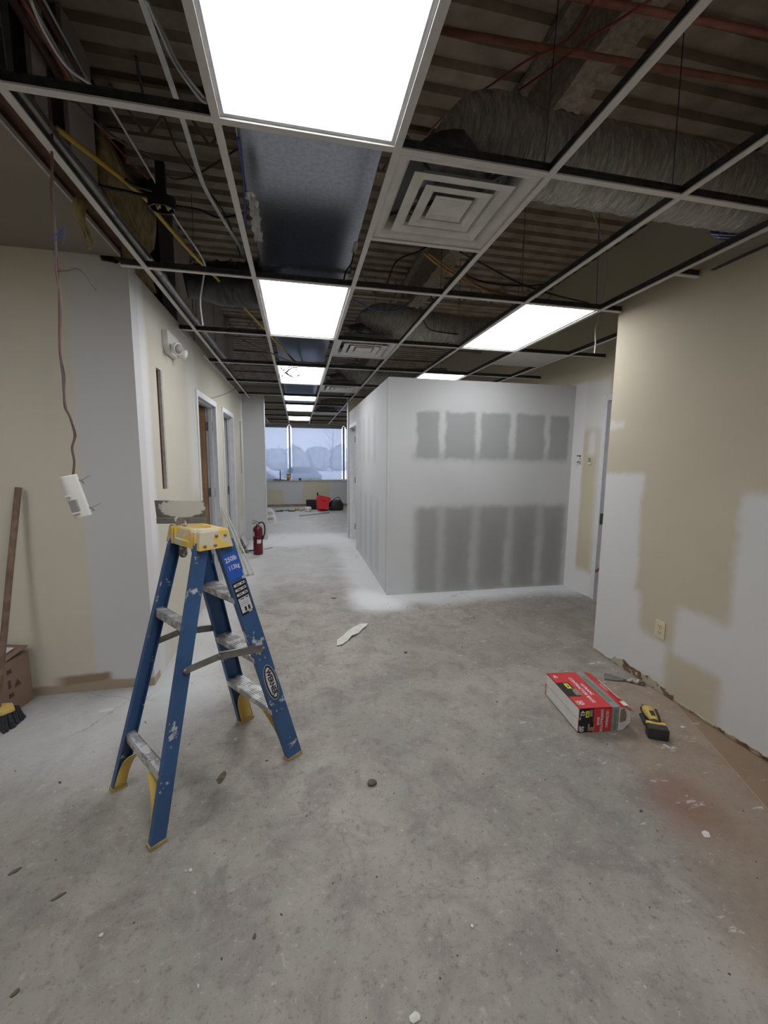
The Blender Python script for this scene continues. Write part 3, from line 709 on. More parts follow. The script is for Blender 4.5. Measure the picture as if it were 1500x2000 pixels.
cable('black_cable', [(-.826, 1.62, 2.70), (-.824, 1.9, 2.69), (-.818, 2.1, 2.70), (-.822, 2.4, 2.692), (-.815, 2.78, 2.695)], .006, 'black', 'black cable lying along the left edge runner of the grid')
cable('yellow_cable', [(-.928, 2.073, 2.86), (-.737, 2.425, 2.84), (-.70, 2.56, 2.82), (-.62, 2.95, 2.81), (-.534, 3.398, 2.83), (-.25, 4.6, 2.80), (.0, 5.75, 2.80), (.1, 6.4, 2.85)], .011, 'yellow_cable', 'yellow cable crossing the left grid bays and ending at the third light')
cable('white_cable', [at_y(60, 0, 1.6), at_y(85, 60, 1.7), at_y(130, 130, 1.85), at_y(180, 168, 1.95), at_y(215, 208, 2.05), at_y(318, 380, 2.4), at_y(345, 430, 2.55), at_y(398, 510, 2.9), at_y(397, 545, 3.0), at_y(391, 590, 3.05), at_y(396, 636, 3.1)], .005, 'white_cable', 'thin white cable hanging down past the black octagonal box')
cable('grey_cable', [at_y(285, 0, 1.3), at_y(312, 60, 1.4), at_y(340, 120, 1.5), at_y(385, 185, 1.62), at_y(402, 200, 1.66)], .006, 'emt', 'grey cable along the left side of the nearest light, lower of two')
cable('grey_cable', [at_y(288, 0, 1.35), at_y(322, 70, 1.45), at_y(352, 130, 1.55), at_y(398, 190, 1.68)], .005, 'emt', 'grey cable along the left side of the nearest light, upper of two')
cable('black_cable', [at_y(265, 110, 2.0), at_y(285, 200, 2.2), at_y(320, 230, 2.3), at_y(345, 290, 2.5), at_y(385, 345, 2.8), at_y(440, 420, 3.2), at_y(470, 500, 3.6)], .005, 'black', 'thin black cable sagging through the first left bay of the grid')
cable('brown_cable', [at_y(145, 198, 2.1), at_y(205, 255, 2.25), at_y(260, 290, 2.4), at_y(295, 305, 2.5), at_y(325, 342, 2.6), at_y(350, 350, 2.7), at_y(390, 338, 2.8), at_y(465, 290, 2.9)], .005, 'brown_wire', 'thin brownish cable curving above the black octagonal box')
cable('red_cable', [at_y(150, 200, 2.2), at_y(200, 255, 2.3), at_y(240, 300, 2.4), at_y(290, 350, 2.5)], .004, 'red_cable', 'thin dark red cable above the yellow cable at the left')
cable('black_cable', [at_y(160, 350, 2.2), at_y(190, 362, 2.25), at_y(250, 375, 2.35), at_y(296, 386, 2.4)], .008, 'black', 'thick black cable entering the octagonal box from the left')
cable('black_cable', [at_y(245, 350, 2.3), at_y(262, 362, 2.33), at_y(296, 372, 2.4)], .008, 'black', 'short black cable above the yellow one beside the octagonal box')
cable('black_cable', [at_y(343, 402, 2.5), at_y(390, 410, 2.7), at_y(430, 425, 2.9), at_y(480, 415, 3.2)], .006, 'black', 'black cable leaving the octagonal box to the right')
cable('blue_cable', [at_y(465, 270, 2.0), at_y(476, 350, 2.3), at_y(478, 400, 2.5), at_y(480, 490, 2.9)], .006, 'blue_cable', 'blue cable bunch along the left side of the galvanised duct')
cable('tan_cable', [at_y(828, 494, 3.1), at_y(860, 520, 3.2), at_y(905, 547, 3.3), at_y(960, 568, 3.4), at_y(1030, 583, 3.5), at_y(1100, 592, 3.6), at_y(1200, 598, 3.7)], .009, 'orange_cable', 'tan cable sagging in front of the right hand light panel, thicker one')
cable('tan_cable', [at_y(835, 494, 3.1), at_y(880, 526, 3.2), at_y(935, 560, 3.3), at_y(985, 580, 3.4), at_y(1060, 586, 3.5)], .006, 'orange_cable', 'tan cable sagging beside the thicker one, the thinner one')
cable('black_cable', [at_y(910, 538, 3.2), at_y(950, 552, 3.3), at_y(1010, 558, 3.4), at_y(1075, 553, 3.5), at_y(1110, 530, 3.6)], .006, 'black', 'black cable sagging above the right hand light panel')
cable('black_cable', [at_y(820, 600, 3.7), at_y(835, 640, 3.8), at_y(870, 650, 3.9), at_y(920, 655, 4.0)], .006, 'black', 'black cable dipping beside the second silver duct')
cable('black_cable', [at_y(756, 555, 3.4), at_y(775, 510, 3.3), at_y(820, 490, 3.3), at_y(850, 470, 3.3)], .006, 'black', 'black cable hanging past the first square vent')
cable('blue_cable', [at_y(690, 585, 3.2), at_y(730, 604, 3.3), at_y(770, 607, 3.3), at_y(800, 590, 3.4)], .005, 'blue_cable', 'faint blue cable sagging right of the second light panel')
cable('grey_cable', [at_y(898, 492, 2.9), at_y(960, 525, 3.0), at_y(1020, 555, 3.1), at_y(1090, 578, 3.2), at_y(1150, 592, 3.3)], .007, 'tee_web', 'straight dark grey rod slanting above the right hand light')
cable('white_cable', [Vector((RX(5)+.05, 3.2, 3.75)), at_y(1176, 600, 3.2)+Vector((0, 0, .4)), at_y(1171, 615, 3.2), at_y(1163, 640, 3.2), at_y(1163, 670, 3.2), at_y(1161, 690, 3.2)], .005, 'white_cable', 'white cable stub hanging beside the right hand light panel')
cable('red_cable', [at_z(a, c, 3.12) for a, c in ((1300, -20), (1200, 45), (1150, 75), (1080, 130), (1000, 185), (940, 225), (895, 268))], .0042, 'red_cable', 'thin reddish cable slanting to the silver duct, lower of two')
cable('red_cable', [at_z(a, c, 3.16) for a, c in ((1165, -10), (1110, 75), (1030, 118), (950, 172), (880, 215), (835, 262))], .0042, 'red_cable', 'thin reddish cable slanting behind the nearest light, upper of two')
cable('grey_cable', [at_y(475, 665, 4.3), at_y(530, 690, 4.5), at_y(580, 708, 4.8), at_y(650, 708, 5.0), at_y(700, 705, 5.2)], .006, 'brown_wire', 'brown cable sagging between the second and third light panels')
pts = [Vector((.0, 5.22, ZC+.05)), Vector((-.06, 5.18, ZC+.02))]
for k in range(30):
    a = k*.9; pts.append(at_y(560+18*math.sin(a*.9)+k*.4, 727+10*math.cos(a*1.3), 5.1))
cable('loose_wires', pts, .004, 'black', 'tangle of black wires hanging in front of the third light panel')
cable('thin_wire', [at_x(464, 753, LX+.1), at_x(450, 765, LX+.03), at_x(420, 776, LX+.02), at_x(400, 779, LX-.02)], .003, 'black', 'thin black wire drooping from the ceiling to the first door frame')
# coil of blue and white cable
cb = empty('cable_coil', tuple(at_z(1436, 462, 2.74)), label='coil of blue and white cable lying above the grid by the right wall', cat='cable')
for k in range(5):
    pts = [(.115*math.cos(a/16*2*PI+k)*(1+.03*k), .05*math.sin(a/16*2*PI+k)*(1+.05*k)+.004*k, .045*math.sin(a/16*2*PI+k+.5)+.008*k) for a in range(17)]
    MB().tube(pts, .0045, 6).build('cable_loop', 'white_cable' if k % 2 else 'blue_cable', cb)
# black octagonal junction box
jp = at_z(317, 409, 2.70)
jb = empty('junction_box', tuple(jp), label='black octagonal junction box with two wire ends showing underneath', cat='junction box')
oc = [(.062*math.cos(PI/8+k*PI/4), .045*math.sin(PI/8+k*PI/4)) for k in range(8)]; oi = [(x*.86, y*.86) for x, y in oc]
b = MB(); n = 8
vs = [(x, y, 0) for x, y in oc]+[(x, y, .05) for x, y in oc]+[(x, y, 0) for x, y in oi]+[(x, y, .045) for x, y in oi]
fs = [(i, (i+1) % 8, 8+(i+1) % 8, 8+i) for i in range(8)]+[(16+i, 16+(i+1) % 8, 24+(i+1) % 8, 24+i) for i in range(8)]+[(i, (i+1) % 8, 16+(i+1) % 8, 16+i) for i in range(8)]+[tuple(range(8, 16)), tuple(range(24, 32))]
b.add(vs, fs); b.build('box', 'black', jb, fixn=False)
MB().box(-.02, .02, -.012, .012, .05, .20).build('bracket', 'black', jb)
for sx in (-1, 1):
    MB().tube([(sx*.022-.01, 0, .03), (sx*.022, .005, .012), (sx*.022+.012, -.005, .005), (sx*.022+.014, -.016, .018)], .006, 7).build('wire_end', 'yellow_cable', jb)
    MB().cyl((sx*.022, .012, .02), (sx*.022, .012, .004), .005, 8).build('screw', 'steel', jb)
# yellow insulation: batts on the plenum wall and a torn piece hanging below the lid edge
def blob_sheet(pts_l, pts_r, name, thick, parent=None, m='insul'):
    b = MB(); vs = []; n = len(pts_l); K = 7
    for i in range(n):
        for k in range(K):
            q = pts_l[i].lerp(pts_r[i], k/(K-1)); e = mnoise.noise(Vector((i*1.3, k*1.1, 3)))*thick; vs.append((q.x+e, q.y+e*.7, q.z))
    b.add(vs, [(K*i+k, K*i+k+1, K*i+K+k+1, K*i+K+k) for i in range(n-1) for k in range(K-1)], True)
    o = b.build(name, m, parent, fixn=False); so = o.modifiers.new('s', 'SOLIDIFY'); so.thickness = thick*.8; return o
o = blob_sheet([at_y(146, 384, 2.30), at_y(140, 402, 2.31), at_y(143, 420, 2.31), at_y(155, 440, 2.32), at_y(163, 455, 2.32), at_y(170, 470, 2.32), at_y(173, 486, 2.32)],
               [at_y(166, 388, 2.36), at_y(168, 402, 2.36), at_y(164, 420, 2.35), at_y(168, 440, 2.34), at_y(172, 455, 2.33), at_y(174, 470, 2.33), at_y(175, 487, 2.32)], 'insulation_scrap', .012)
tag(o, 'torn scrap of yellow insulation hanging from the board edge at the left', 'insulation')
o = blob_sheet([Vector((PX_-.03+.02*math.sin(k*1.7), e[3]+.06, 3.45-.09*k)) for k in range(8)], [Vector((PX_-.01+.02*math.sin(k), PYA-.10-.06*abs(math.sin(k*1.1)), 3.45-.09*k)) for k in range(8)], 'insulation_batt', .05)
tag(o, 'large tan insulation batt on the plenum wall behind the octagonal box', 'insulation')
o = blob_sheet([Vector((-1.13, 2.88, 2.93-.03*k)) for k in range(7)], [Vector((-.98, 3.05+.02*math.sin(k*2), 2.93-.03*k)) for k in range(7)], 'insulation_scrap', .04)
tag(o, 'tan insulation stuffed behind the notch at the wall corner', 'insulation')
# grey vertical box / boards in far left plenum

# ------------------------------------------------------------------ DOORS
def frame(name, axis_x, y0, y1, zh, face, depth=.13, label=None):
    # steel frame in a wall parallel to y at x = axis_x, face = +1 when trim faces +x
    r = empty(name, kind='structure'); t_ = .05; pr_ = .012
    xa, xb = (axis_x-depth-pr_, axis_x+pr_) if face > 0 else (axis_x-pr_, axis_x+depth+pr_)
    xi0, xi1 = (axis_x-depth, axis_x) if face > 0 else (axis_x, axis_x+depth)
    def casing(xc0, xc1):
        MB().box(xc0, xc1, y0-t_, y0, 0, zh+t_).build('casing', 'frame_white', r, .003)
        MB().box(xc0, xc1, y1, y1+t_, 0, zh+t_).build('casing', 'frame_white', r, .003)
        MB().box(xc0, xc1, y0, y1, zh, zh+t_).build('head_casing', 'frame_white', r, .003)
    casing(*( (axis_x-.001, axis_x+pr_) if face > 0 else (axis_x-pr_, axis_x+.001)))
    b = MB(); b.box(xa, xb-.002, y0-.004, y0+.012, 0, zh); b.box(xa, xb-.002, y1-.012, y1+.004, 0, zh); b.box(xa, xb-.002, y0, y1, zh-.012, zh+.004); b.build('jamb', 'frame_white', r)
    xm = axis_x-face*.06; b = MB(); b.box(xm-.02, xm+.02, y0+.012, y0+.028, 0, zh-.012); b.box(xm-.02, xm+.02, y1-.028, y1-.012, 0, zh-.012); b.box(xm-.02, xm+.02, y0+.012, y1-.012, zh-.028, zh-.012); b.build('stop', 'frame_white', r)
    return r
def hinge(par, x, y, z):
    MB().box(x-.042, x+.042, y-.004, y, z-.055, z+.055).build('hinge', 'steel', par)
dr1 = frame('door_1', LX, D1[0], D1[1], HD-.02, 1)
lf = MB().box(LX-.14-.86, LX-.112, D1[1]-.075, D1[1]-.033, .01, HD-.05).build('door_leaf', 'wood', dr1, .002)
MB().box(LX-.112, LX-.107, D1[1]-.07, D1[1]-.04, .01, HD-.05).build('lock_edge', 'stud_dark', lf)
for z in (.28, 1.12, 1.93): hinge(dr1, LX-.075, D1[1]-.012, z)
dr2 = frame('door_2', LX, D2[0], D2[1], HD-.02, 1)
MB().box(LX-.105, LX-.065, D2[1]-.0155, D2[1]-.012, .98, 1.11).build('strike_plate', 'steel', dr2)
MB().box(LX-.13-.03, LX-.128-.025, D2[1]-.6, D2[1]+.1, .01, HD).build('door_leaf', 'grey_plastic', dr2) if False else None
dr3 = frame('door_3', FR, DR[0], DR[1], 2.2, -1)
MB().box(FR+.07, FR+.11, DR[0]+.02, DR[1]-.015, .01, 2.17).build('door_leaf', mat('dark_door', (104, 102, 100), .6, 0, .08), dr3)
MB().box(FR-.002, FR+.05, DR[1]-.02, DR[1]-.012, .86, .98).build('strike_plate', 'steel', dr3)
MB().cyl((FR+.03, 3.86, .40), (FR-.03, 3.90, .33), .012, 8).build('red_latch_tag', 'red_cable', dr3)
dr4 = frame('door_4', BX0, DB[0], DB[1], 2.13, -1)
for z in (.25, 1.15, 1.92): hinge(dr4, BX0+.085, DB[1]-.012, z)

# ------------------------------------------------------------------ WINDOW
wx = [-3.7, -2.0, -.25, 1.49, 3.2, 4.7]
for k in range(5):
    r = empty('window_%d' % (k+1), kind='structure'); a, c = wx[k], wx[k+1]
    fw = .028
    b = MB(); y0, y1 = WY+.05, WY+.12
    b.box(a, a+fw, y0, y1, .86, 2.60); b.box(c-fw, c, y0, y1, .86, 2.60); b.box(a+fw, c-fw, y0, y1, .84, .88); b.box(a+fw, c-fw, y0, y1, 2.58, 2.62)
    b.build('window_frame', mat('window_alu', (150, 156, 166), .4, .3, .05), r)
    MB().box(a+fw, c-fw, WY+.08, WY+.086, .88, 2.58).build('pane', 'glass', r)
    MB().box(a+.075, c-.075, WY+.018, WY+.0195, .905, 2.52).build('roller_shade', 'shade', r)
    MB().box(a+.07, c-.07, WY+.012, WY+.03, .895, .908).build('hem_bar', 'grey_plastic', r)
    MB().box(a+.06, c-.06, WY+.0, WY+.045, 2.52, 2.575).build('shade_roll', 'grey_plastic', r)
tag(MB().box(-4.0, 4.9, WY-.03, WY+.05, .835, .855).build('trim_2', 'frame_white'), kind='structure')

# ------------------------------------------------------------------ OUTSIDE
tag(MB().box(-90, 90, 13.95, 130, -.75, -.7).build('ground_outside', 'lot', fixn=False), kind='structure')
def car(x, y, m, label, L=4.6, hgt=1.55, suv=True, rz=0.0, sx=1):
    r = empty('parked_car', (x, y, -.7), rz, label, 'car', 'cars parked outside the window')
    if suv: pr_ = [(-2.3, .35), (-2.3, .95), (-2.15, 1.05), (-1.75, 1.55), (-1.4, 1.66), (.2, 1.62), (.95, 1.12), (2.0, .95), (2.28, .78), (2.3, .35)]
    else: pr_ = [(-2.3, .35), (-2.3, 1.12), (-.2, 1.12), (-.15, 1.75), (1.0, 1.75), (1.4, 1.2), (2.2, 1.08), (2.3, .8), (2.3, .35)]
    MB().prism([(a*sx, b_) for a, b_ in pr_], -.88, .88, lambda v: Vector((v.x, v.z*(1-.10*max(0, v.y-1)), v.y))).build('body', m, r, .06)
    wn = [(-1.6, 1.1), (-1.3, 1.5), (.1, 1.5), (.7, 1.12)] if suv else [(0, 1.2), (.02, 1.62), (.9, 1.62), (1.2, 1.2)]
    MB().prism([(a*sx, b_) for a, b_ in wn], -.885, .885, lambda v: Vector((v.x, v.z, v.y))).build('side_window', 'car_glass', r)
    for wx_ in (-1.4, 1.4):
        for s_ in (-1, 1): MB().tube([(wx_, s_*.72, .34), (wx_, s_*.91, .34)], .34, 20).build('wheel', 'tyre', r)
    return r
car(-1.75, 24, 'car_white', 'pale car with sloping windscreen at the left of the window view')
car(-.45, 34, 'car_blue', 'slate grey car parked behind the pale car', suv=True, sx=-1)
# low white wall / curb strip and tree line
def tree(x, y, w_, h_, seed, label):
    r = empty('leafy_tree', (x, y, -.7), label=label, cat='tree', group='hazy trees beyond the car park')
    b = MB(); rg = random.Random(seed); vs = []; fs = []; n = 14; m_ = 9
    for i in range(m_+1):
        a = PI*i/m_
        for k in range(n):
            q = 2*PI*k/n; p_ = Vector((math.sin(a)*math.cos(q), math.sin(a)*math.sin(q), -math.cos(a)))
            d = 1+.28*mnoise.noise(p_*2.2+Vector((seed, 0, 0)))+.15*mnoise.noise(p_*6+Vector((seed, 0, 0)))
            vs.append((p_.x*w_*d, p_.y*1.6*d, h_*.5+p_.z*h_*.5*d))
    for i in range(m_):
        for k in range(n): fs.append((i*n+k, i*n+(k+1) % n, (i+1)*n+(k+1) % n, (i+1)*n+k))
    b.add(vs, fs); b.build('crown', 'tree', r)
    MB().tube([(0, 0, 0), (.1, 0, h_*.6), (.0, 0, h_*1.15)], .12, 6, rad=lambda i, k: (.2, .12, .03)[i]).build('trunk', 'bark', r)
ON = ['first', 'second', 'third', 'fourth', 'fifth', 'sixth', 'seventh', 'eighth', 'ninth', 'tenth']
for k in range(10):
    tree(-13+4.1*k, 86, 2.1, 4.6+.5*math.sin(k*2.3), k*5+2, 'hazy grey-green tree, the %s from the left in the farther row' % ON[k])
    tree(-11+3.8*k, 79, 2.0, 4.3+.7*math.sin(k*1.7), k*3+1, 'hazy grey-green tree, the %s from the left in the nearer row' % ON[k])
r = empty('bare_tree', (5.8, 72, -.7), label='taller bare tree standing above the hazy tree line at the right pane', cat='tree')
MB().tube([(0, 0, 0), (.1, 0, 3), (.2, 0, 7.2)], .1, 6, rad=lambda i, k: (.16, .1, .03)[i]).build('trunk', 'bark', r)
rg = random.Random(5)
for k in range(16):
    z = 2.8+k*.25; a = rg.uniform(-1.2, 1.2); L = rg.uniform(.8, 1.6); s_ = rg.choice((-1, 1))
    MB().tube([(.1, 0, z), (.1+s_*L*.6, rg.uniform(-.3, .3), z+L*.5), (.1+s_*L, rg.uniform(-.4, .4), z+L*1.2)], .03, 5, rad=lambda i, k: (.04, .025, .01)[i]).build('branch', 'bark', r)

# ------------------------------------------------------------------ STEP LADDER
LC = Vector((-.4558, 2.0158, 0)); LW = Vector((.61512, -.78843, 0)); LRZ = math.atan2(LW.y, LW.x)
lad = empty('step_ladder', tuple(LC), LRZ, 'blue fibreglass step ladder with yellow top, splashed with white mud', 'ladder')
ZT, ZB = 1.235, 1.155
def rail(sx, front):
    if front: f, t_, wd, fl_ = Vector((sx*.245, .335, .012)), Vector((sx*.138, .050, ZB+.03)), .086, .030
    else: f, t_, wd, fl_ = Vector((sx*.236, -.335, .012)), Vector((sx*.136, -.046, ZB+.03)), .058, .028
    th = .0045; b = MB(); m = 'ladder_blue' if not (front and sx > 0) else 'ladder_blue_clean'
    b.skew(f, t_, (th/2, 0, 0), (0, wd/2, 0))
    ins = Vector((-sx*fl_/2, 0, 0))
    for s_ in (-1, 1): b.skew(f+ins+Vector((0, s_*(wd/2-th/2), 0)), t_+ins+Vector((0, s_*(wd/2-th/2), 0)), (fl_/2, 0, 0), (0, th/2, 0))
    o = b.build('front_rail' if front else 'rear_rail', 'ladder_blue', lad, .001)
    # moulded foot
    b = MB(); b.box(min(0, -sx*(fl_+.008))+(-.004 if sx < 0 else -.0), max(0, -sx*(fl_+.008))+(.004 if sx > 0 else 0), -wd/2-.004, wd/2+.004, -.012, .006)
    ft = b.build('foot', 'foot_pad', lad, .002); ft.location = f
    # curved gusset from foot up to the lowest rung
    zr = .27 if front else .22
    b = MB(); K = 9; vs = []
    for i in range(K):
        q = i/(K-1); z = .012+q*(zr-.012); base = f.lerp(t_, (z-f.z)/(t_.z-f.z)); out = .036+.10*q**3.2
        for dy in (-wd*.42, wd*.42):
            vs.append(base+Vector((-sx*out, dy, 0)))
    b.add(vs, [(2*i, 2*i+1, 2*i+3, 2*i+2) for i in range(K-1)], True)
    vs = []                                   # side web of gusset
    for i in range(K):
        q = i/(K-1); z = .012+q*(zr-.012); base = f.lerp(t_, (z-f.z)/(t_.z-f.z)); out = .036+.10*q**3.2
        vs += [base+Vector((-sx*.006, -wd*.42 if not front else wd*.42, 0)), base+Vector((-sx*out, -wd*.42 if not front else wd*.42, 0))]
    o2 = b.build('gusset', 'gusset_yellow', lad, fixn=False); so = o2.modifiers.new('s', 'SOLIDIFY'); so.thickness = .004
    return f, t_
RL = {}
for sx in (-1, 1):
    for fr_ in (True, False): RL[(sx, fr_)] = rail(sx, fr_)
def onr(sx, fr_, z):
    f, t_ = RL[(sx, fr_)]; return f.lerp(t_, (z-f.z)/(t_.z-f.z))
# treads
for z in (.31, .60, .91):
    a, c = onr(-1, True, z), onr(1, True, z); b = MB()
    x0, x1 = a.x+.004, c.x-.004; y = a.y
    b.box(x0, x1, y-.042, y+.044, z-.004, z); b.box(x0, x1, y+.040, y+.044, z-.030, z-.004); b.box(x0, x1, y-.042, y-.038, z-.030, z-.004)
    for k in range(7): b.box(x0, x1, y-.036+.012*k, y-.031+.012*k, z, z+.0022)
    b.build('step', 'alu', lad)
    for sx, p_ in ((-1, a), (1, c)):
        b = MB(); b.add([(p_.x-sx*.006, y-.036, z-.03), (p_.x-sx*.006, y+.036, z-.03), (p_.x-sx*.006, y+.036, z-.07), (p_.x-sx*.07, y+.036, z-.03), (p_.x-sx*.07, y-.036, z-.03)], [(0, 1, 2), (1, 3, 2), (1, 0, 4, 3)])
        b.build('step_brace', 'alu_plain', lad, fixn=False)
        MB().cyl((p_.x+sx*.001, y+.012, z-.018), (p_.x+sx*.006, y+.012, z-.018), .006, 10).build('rivet', 'alu_plain', lad)
        MB().cyl((p_.x+sx*.001, y-.016, z-.018), (p_.x+sx*.006, y-.016, z-.018), .006, 10).build('rivet', 'alu_plain', lad)
# rear bars
for z in (.255, .84):
    a, c = onr(-1, False, z), onr(1, False, z)
    b = MB(); b.box(a.x+.004, c.x-.004, a.y-.018, a.y+.02, z, z+.004); b.box(a.x+.004, c.x-.004, a.y-.020, a.y-.016, z-.034, z+.004); b.box(a.x+.004, c.x-.004, a.y+.018, a.y+.022, z-.034, z+.004)
    b.build('rear_bar', 'alu', lad)
# spreaders: two hinged bars on each side
for sx in (-1, 1):
    a = onr(sx, True, .635)+Vector((sx*.008, .012, 0)); c = onr(sx, False, .665)+Vector((sx*.008, .0, 0)); mdl = a.lerp(c, .60)+Vector((sx*.002, 0, .024))
    b = MB(); b.beam(a, mdl, .004, .034, (0, 0, 1)); b.beam(a+Vector((0, 0, .017)), mdl+Vector((0, 0, .017)), .012, .002); b.build('spreader_bar', 'alu_plain', lad)
    b = MB(); b.beam(mdl+Vector((sx*.004, 0, 0)), c, .004, .030, (0, 0, 1)); b.beam(mdl+Vector((sx*.004, 0, -.012)), c+Vector((0, 0, -.012)), .010, .002); b.build('spreader_bar', 'alu_plain', lad)
    for q in (a, mdl, c): MB().cyl(q-Vector((.006, 0, 0)), q+Vector((.006, 0, 0)), .008, 12).build('rivet', 'alu_plain', lad)
# top cap: skirted tray with round recess, slot and notches
b = MB(); hx, hy = .150, .066; HX, HY = .165, .078
ns_ = 36; cxr, cyr, rr = .02, .004, .044
outer = []
def rrect(k):
    a = 2*PI*k/ns_+PI/4; c_, s_ = math.cos(a), math.sin(a); f = min((hx-.004-(cxr if c_ > 0 else -cxr))/max(1e-6, abs(c_)), (hy-.004-(cyr if s_ > 0 else -cyr))/max(1e-6, abs(s_))); return (cxr+c_*f, cyr+s_*f)
vs = []; fs = []
for k in range(ns_):
    a = 2*PI*k/ns_+PI/4; ox, oy = rrect(k)
    vs += [(ox, oy, ZT), (cxr+rr*1.12*math.cos(a), cyr+rr*.98*math.sin(a), ZT), (cxr+rr*1.05*math.cos(a), cyr+rr*.92*math.sin(a), ZT-.018), (cxr, cyr, ZT-.018)]
for k in range(ns_):
    a, c = 4*k, 4*((k+1) % ns_); fs += [(a, c, c+1, a+1), (a+1, c+1, c+2, a+2), (a+2, c+2, c+3)]
b.add(vs, fs)
# skirts
def quadband(z0, x0, y0, z1, x1, y1):
    b.add([(-x0, -y0, z0), (x0, -y0, z0), (x0, y0, z0), (-x0, y0, z0), (-x1, -y1, z1), (x1, -y1, z1), (x1, y1, z1), (-x1, y1, z1)], [(0, 1, 5, 4), (1, 2, 6, 5), (2, 3, 7, 6), (3, 0, 4, 7)])
quadband(ZT, hx-.004, hy-.004, ZT-.006, hx, hy); quadband(ZT-.006, hx, hy, ZB, HX, HY); quadband(ZB, HX, HY, ZB, HX-.006, HY-.006); quadband(ZB, HX-.006, HY-.006, ZT-.02, hx-.008, hy-.008)
cap = b.build('top_cap', 'ladder_yellow', lad, fixn=False)
MB().lathe([(rr*1.0, 0), (rr*1.12, .004), (rr*1.2, 0)], (cxr, cyr, ZT), 28).build('cup_rim', 'ladder_yellow', cap) if False else None
for x in (-.11, -.075, .09, .12): MB().box(x-.006, x+.006, -hy-.012, -hy+.004, ZB+.004, ZT-.004).build('cap_rib', 'ladder_yellow', cap, .002)
MB().box(-.065, .06, -HY-.002, -hy-.002, ZB+.006, ZB+.030).build('cap_rib', 'ladder_yellow', cap, .003)
MB().box(-.135, -.045, -.040, -.030, ZT-.001, ZT+.0015).build('tool_slot', 'black_print', cap)
MB().box(.085, .135, -.05, .05, ZT-.001, ZT+.003).build('cap_rib', 'ladder_yellow', cap, .001)
for sx in (-1, 1):
    for y, z in ((-.052, ZB+.018), (-.005, ZB+.016), (.005, ZB+.056), (.046, ZB+.054)):
        xx = HX-(HX-hx)*(z-ZB)/(ZT-ZB); MB().cyl((sx*(xx-.002), y, z), (sx*(xx+.005), y, z), .0065, 12).build('rivet', 'alu_plain', lad)
# stickers on the outer web of the right front rail
def railbasis(z):
    f, t_ = RL[(1, True)]; c = f.lerp(t_, (z-f.z)/(t_.z-f.z)); u = (t_-f).normalized(); rgt = Vector((0, 1, 0)); rgt = (rgt-u*rgt.dot(u)).normalized(); nrm = rgt.cross(u).normalized()
    return c+Vector((.003, 0, 0)), u, rgt, nrm
def decal(z, dr, du, w_, h_, m, name, off=.0006, th=.0005):
    c, u, rgt, nrm = railbasis(z); c = c+rgt*dr+u*du+nrm*off; b = MB()
    b.add([c+rgt*(a*w_/2)+u*(d*h_/2)+nrm*e for e in (0, th) for a, d in ((-1, -1), (1, -1), (1, 1), (-1, 1))], MB.BF); return b.build(name, m, lad)
def rtext(s, z, dr, du, size, m, rot=0, sx=1.0):
    c, u, rgt, nrm = railbasis(z); c = c+rgt*dr+u*du+nrm*.0016
    a, d = (rgt, u) if not rot else (-u, rgt); text(s, c, a, d, size, m, lad, sx=sx)
tag(decal(1.06, 0, 0, .070, .125, 'blue_print', 'sticker'), 'bright blue load rating sticker')
rtext('250lb', 1.06, -.001, .034, .032, 'paper', sx=.82); rtext('113kg', 1.06, .002, -.006, .030, 'paper', sx=.78)
decal(.905, 0, 0, .066, .165, 'black_print', 'sticker')
for k in range(4):
    decal(.905, .0, .068-.024*k, .056, .012, 'paper', 'sticker_line', .0013)
    decal(.905, -.008, .068-.024*k, .020, .004, 'black_print', 'sticker_line', .0019); decal(.905, .017, .068-.024*k, .014, .005, 'black_print', 'sticker_line', .0019)
decal(.905, 0, -.040, .056, .062, 'paper', 'sticker_panel', .0013)
for k in range(3): decal(.905, -.004, -.020-.008*k, .040, .002, 'grey_plastic', 'sticker_line', .0019)
for k in range(2): decal(.905, -.006+.018*k, -.056, .010, .022, 'black_print', 'sticker_line', .0019)
decal(.905, .014, -.0765, .02, .006, 'paper', 'sticker_line', .0013)
c, u, rgt, nrm = railbasis(.45)
def oval(a_, b_, off, m):
    b = MB(); n = 40; vs = [c+nrm*off+rgt*a_*math.cos(2*PI*k/n)+u*b_*math.sin(2*PI*k/n) for k in range(n)]; vs += [v+nrm*.0004 for v in vs[:n]]
    b.add(vs, [tuple(range(n-1, -1, -1)), tuple(range(n, 2*n))]+[(k, (k+1) % n, n+(k+1) % n, n+k) for k in range(n)]); return b.build('logo_oval', m, lad)
oval(.033, .098, .0006, 'paper'); oval(.031, .095, .0011, 'black_print'); oval(.0225, .084, .0016, 'paper')
text('WERNER', c+nrm*.0024, -u, rgt, .036, 'black_print', lad, sx=.98, bold=.035)

# taping knife standing in the cap slot
kp = lad.matrix_basis @ Vector((-.09, -.035, ZT-.004))
kn = empty('taping_knife', tuple(kp), math.radians(-6), 'wide taping knife with dried mud standing upright on the yellow ladder top', 'knife')
b = MB(); b.prism([(-.108, .020), (.108, .020), (.112, .118), (-.115, .121)], -.0006, .0006, lambda v: Vector((v.x, v.z, v.y))); b.build('blade', 'blade', kn)
MB().box(-.110, .110, -.004, .004, .012, .040).build('back_strip', 'alu_plain', kn, .001)
b = MB(); b.prism([(-.022, -.002), (.024, -.002), (.03, .022), (.028, .042), (-.028, .042), (-.03, .022)], -.010, .010, lambda v: Vector((v.x, v.z, v.y))); b.build('handle_socket', 'muddy_handle', kn, .004)
MB().prism([(-.018, -.135), (-.01, -.150), (.01, -.150), (.018, -.135), (.014, -.006), (-.014, -.006)], -.008, .008, lambda v: Vector((v.x, v.z, v.y))).build('handle', 'muddy_handle', kn, .004)

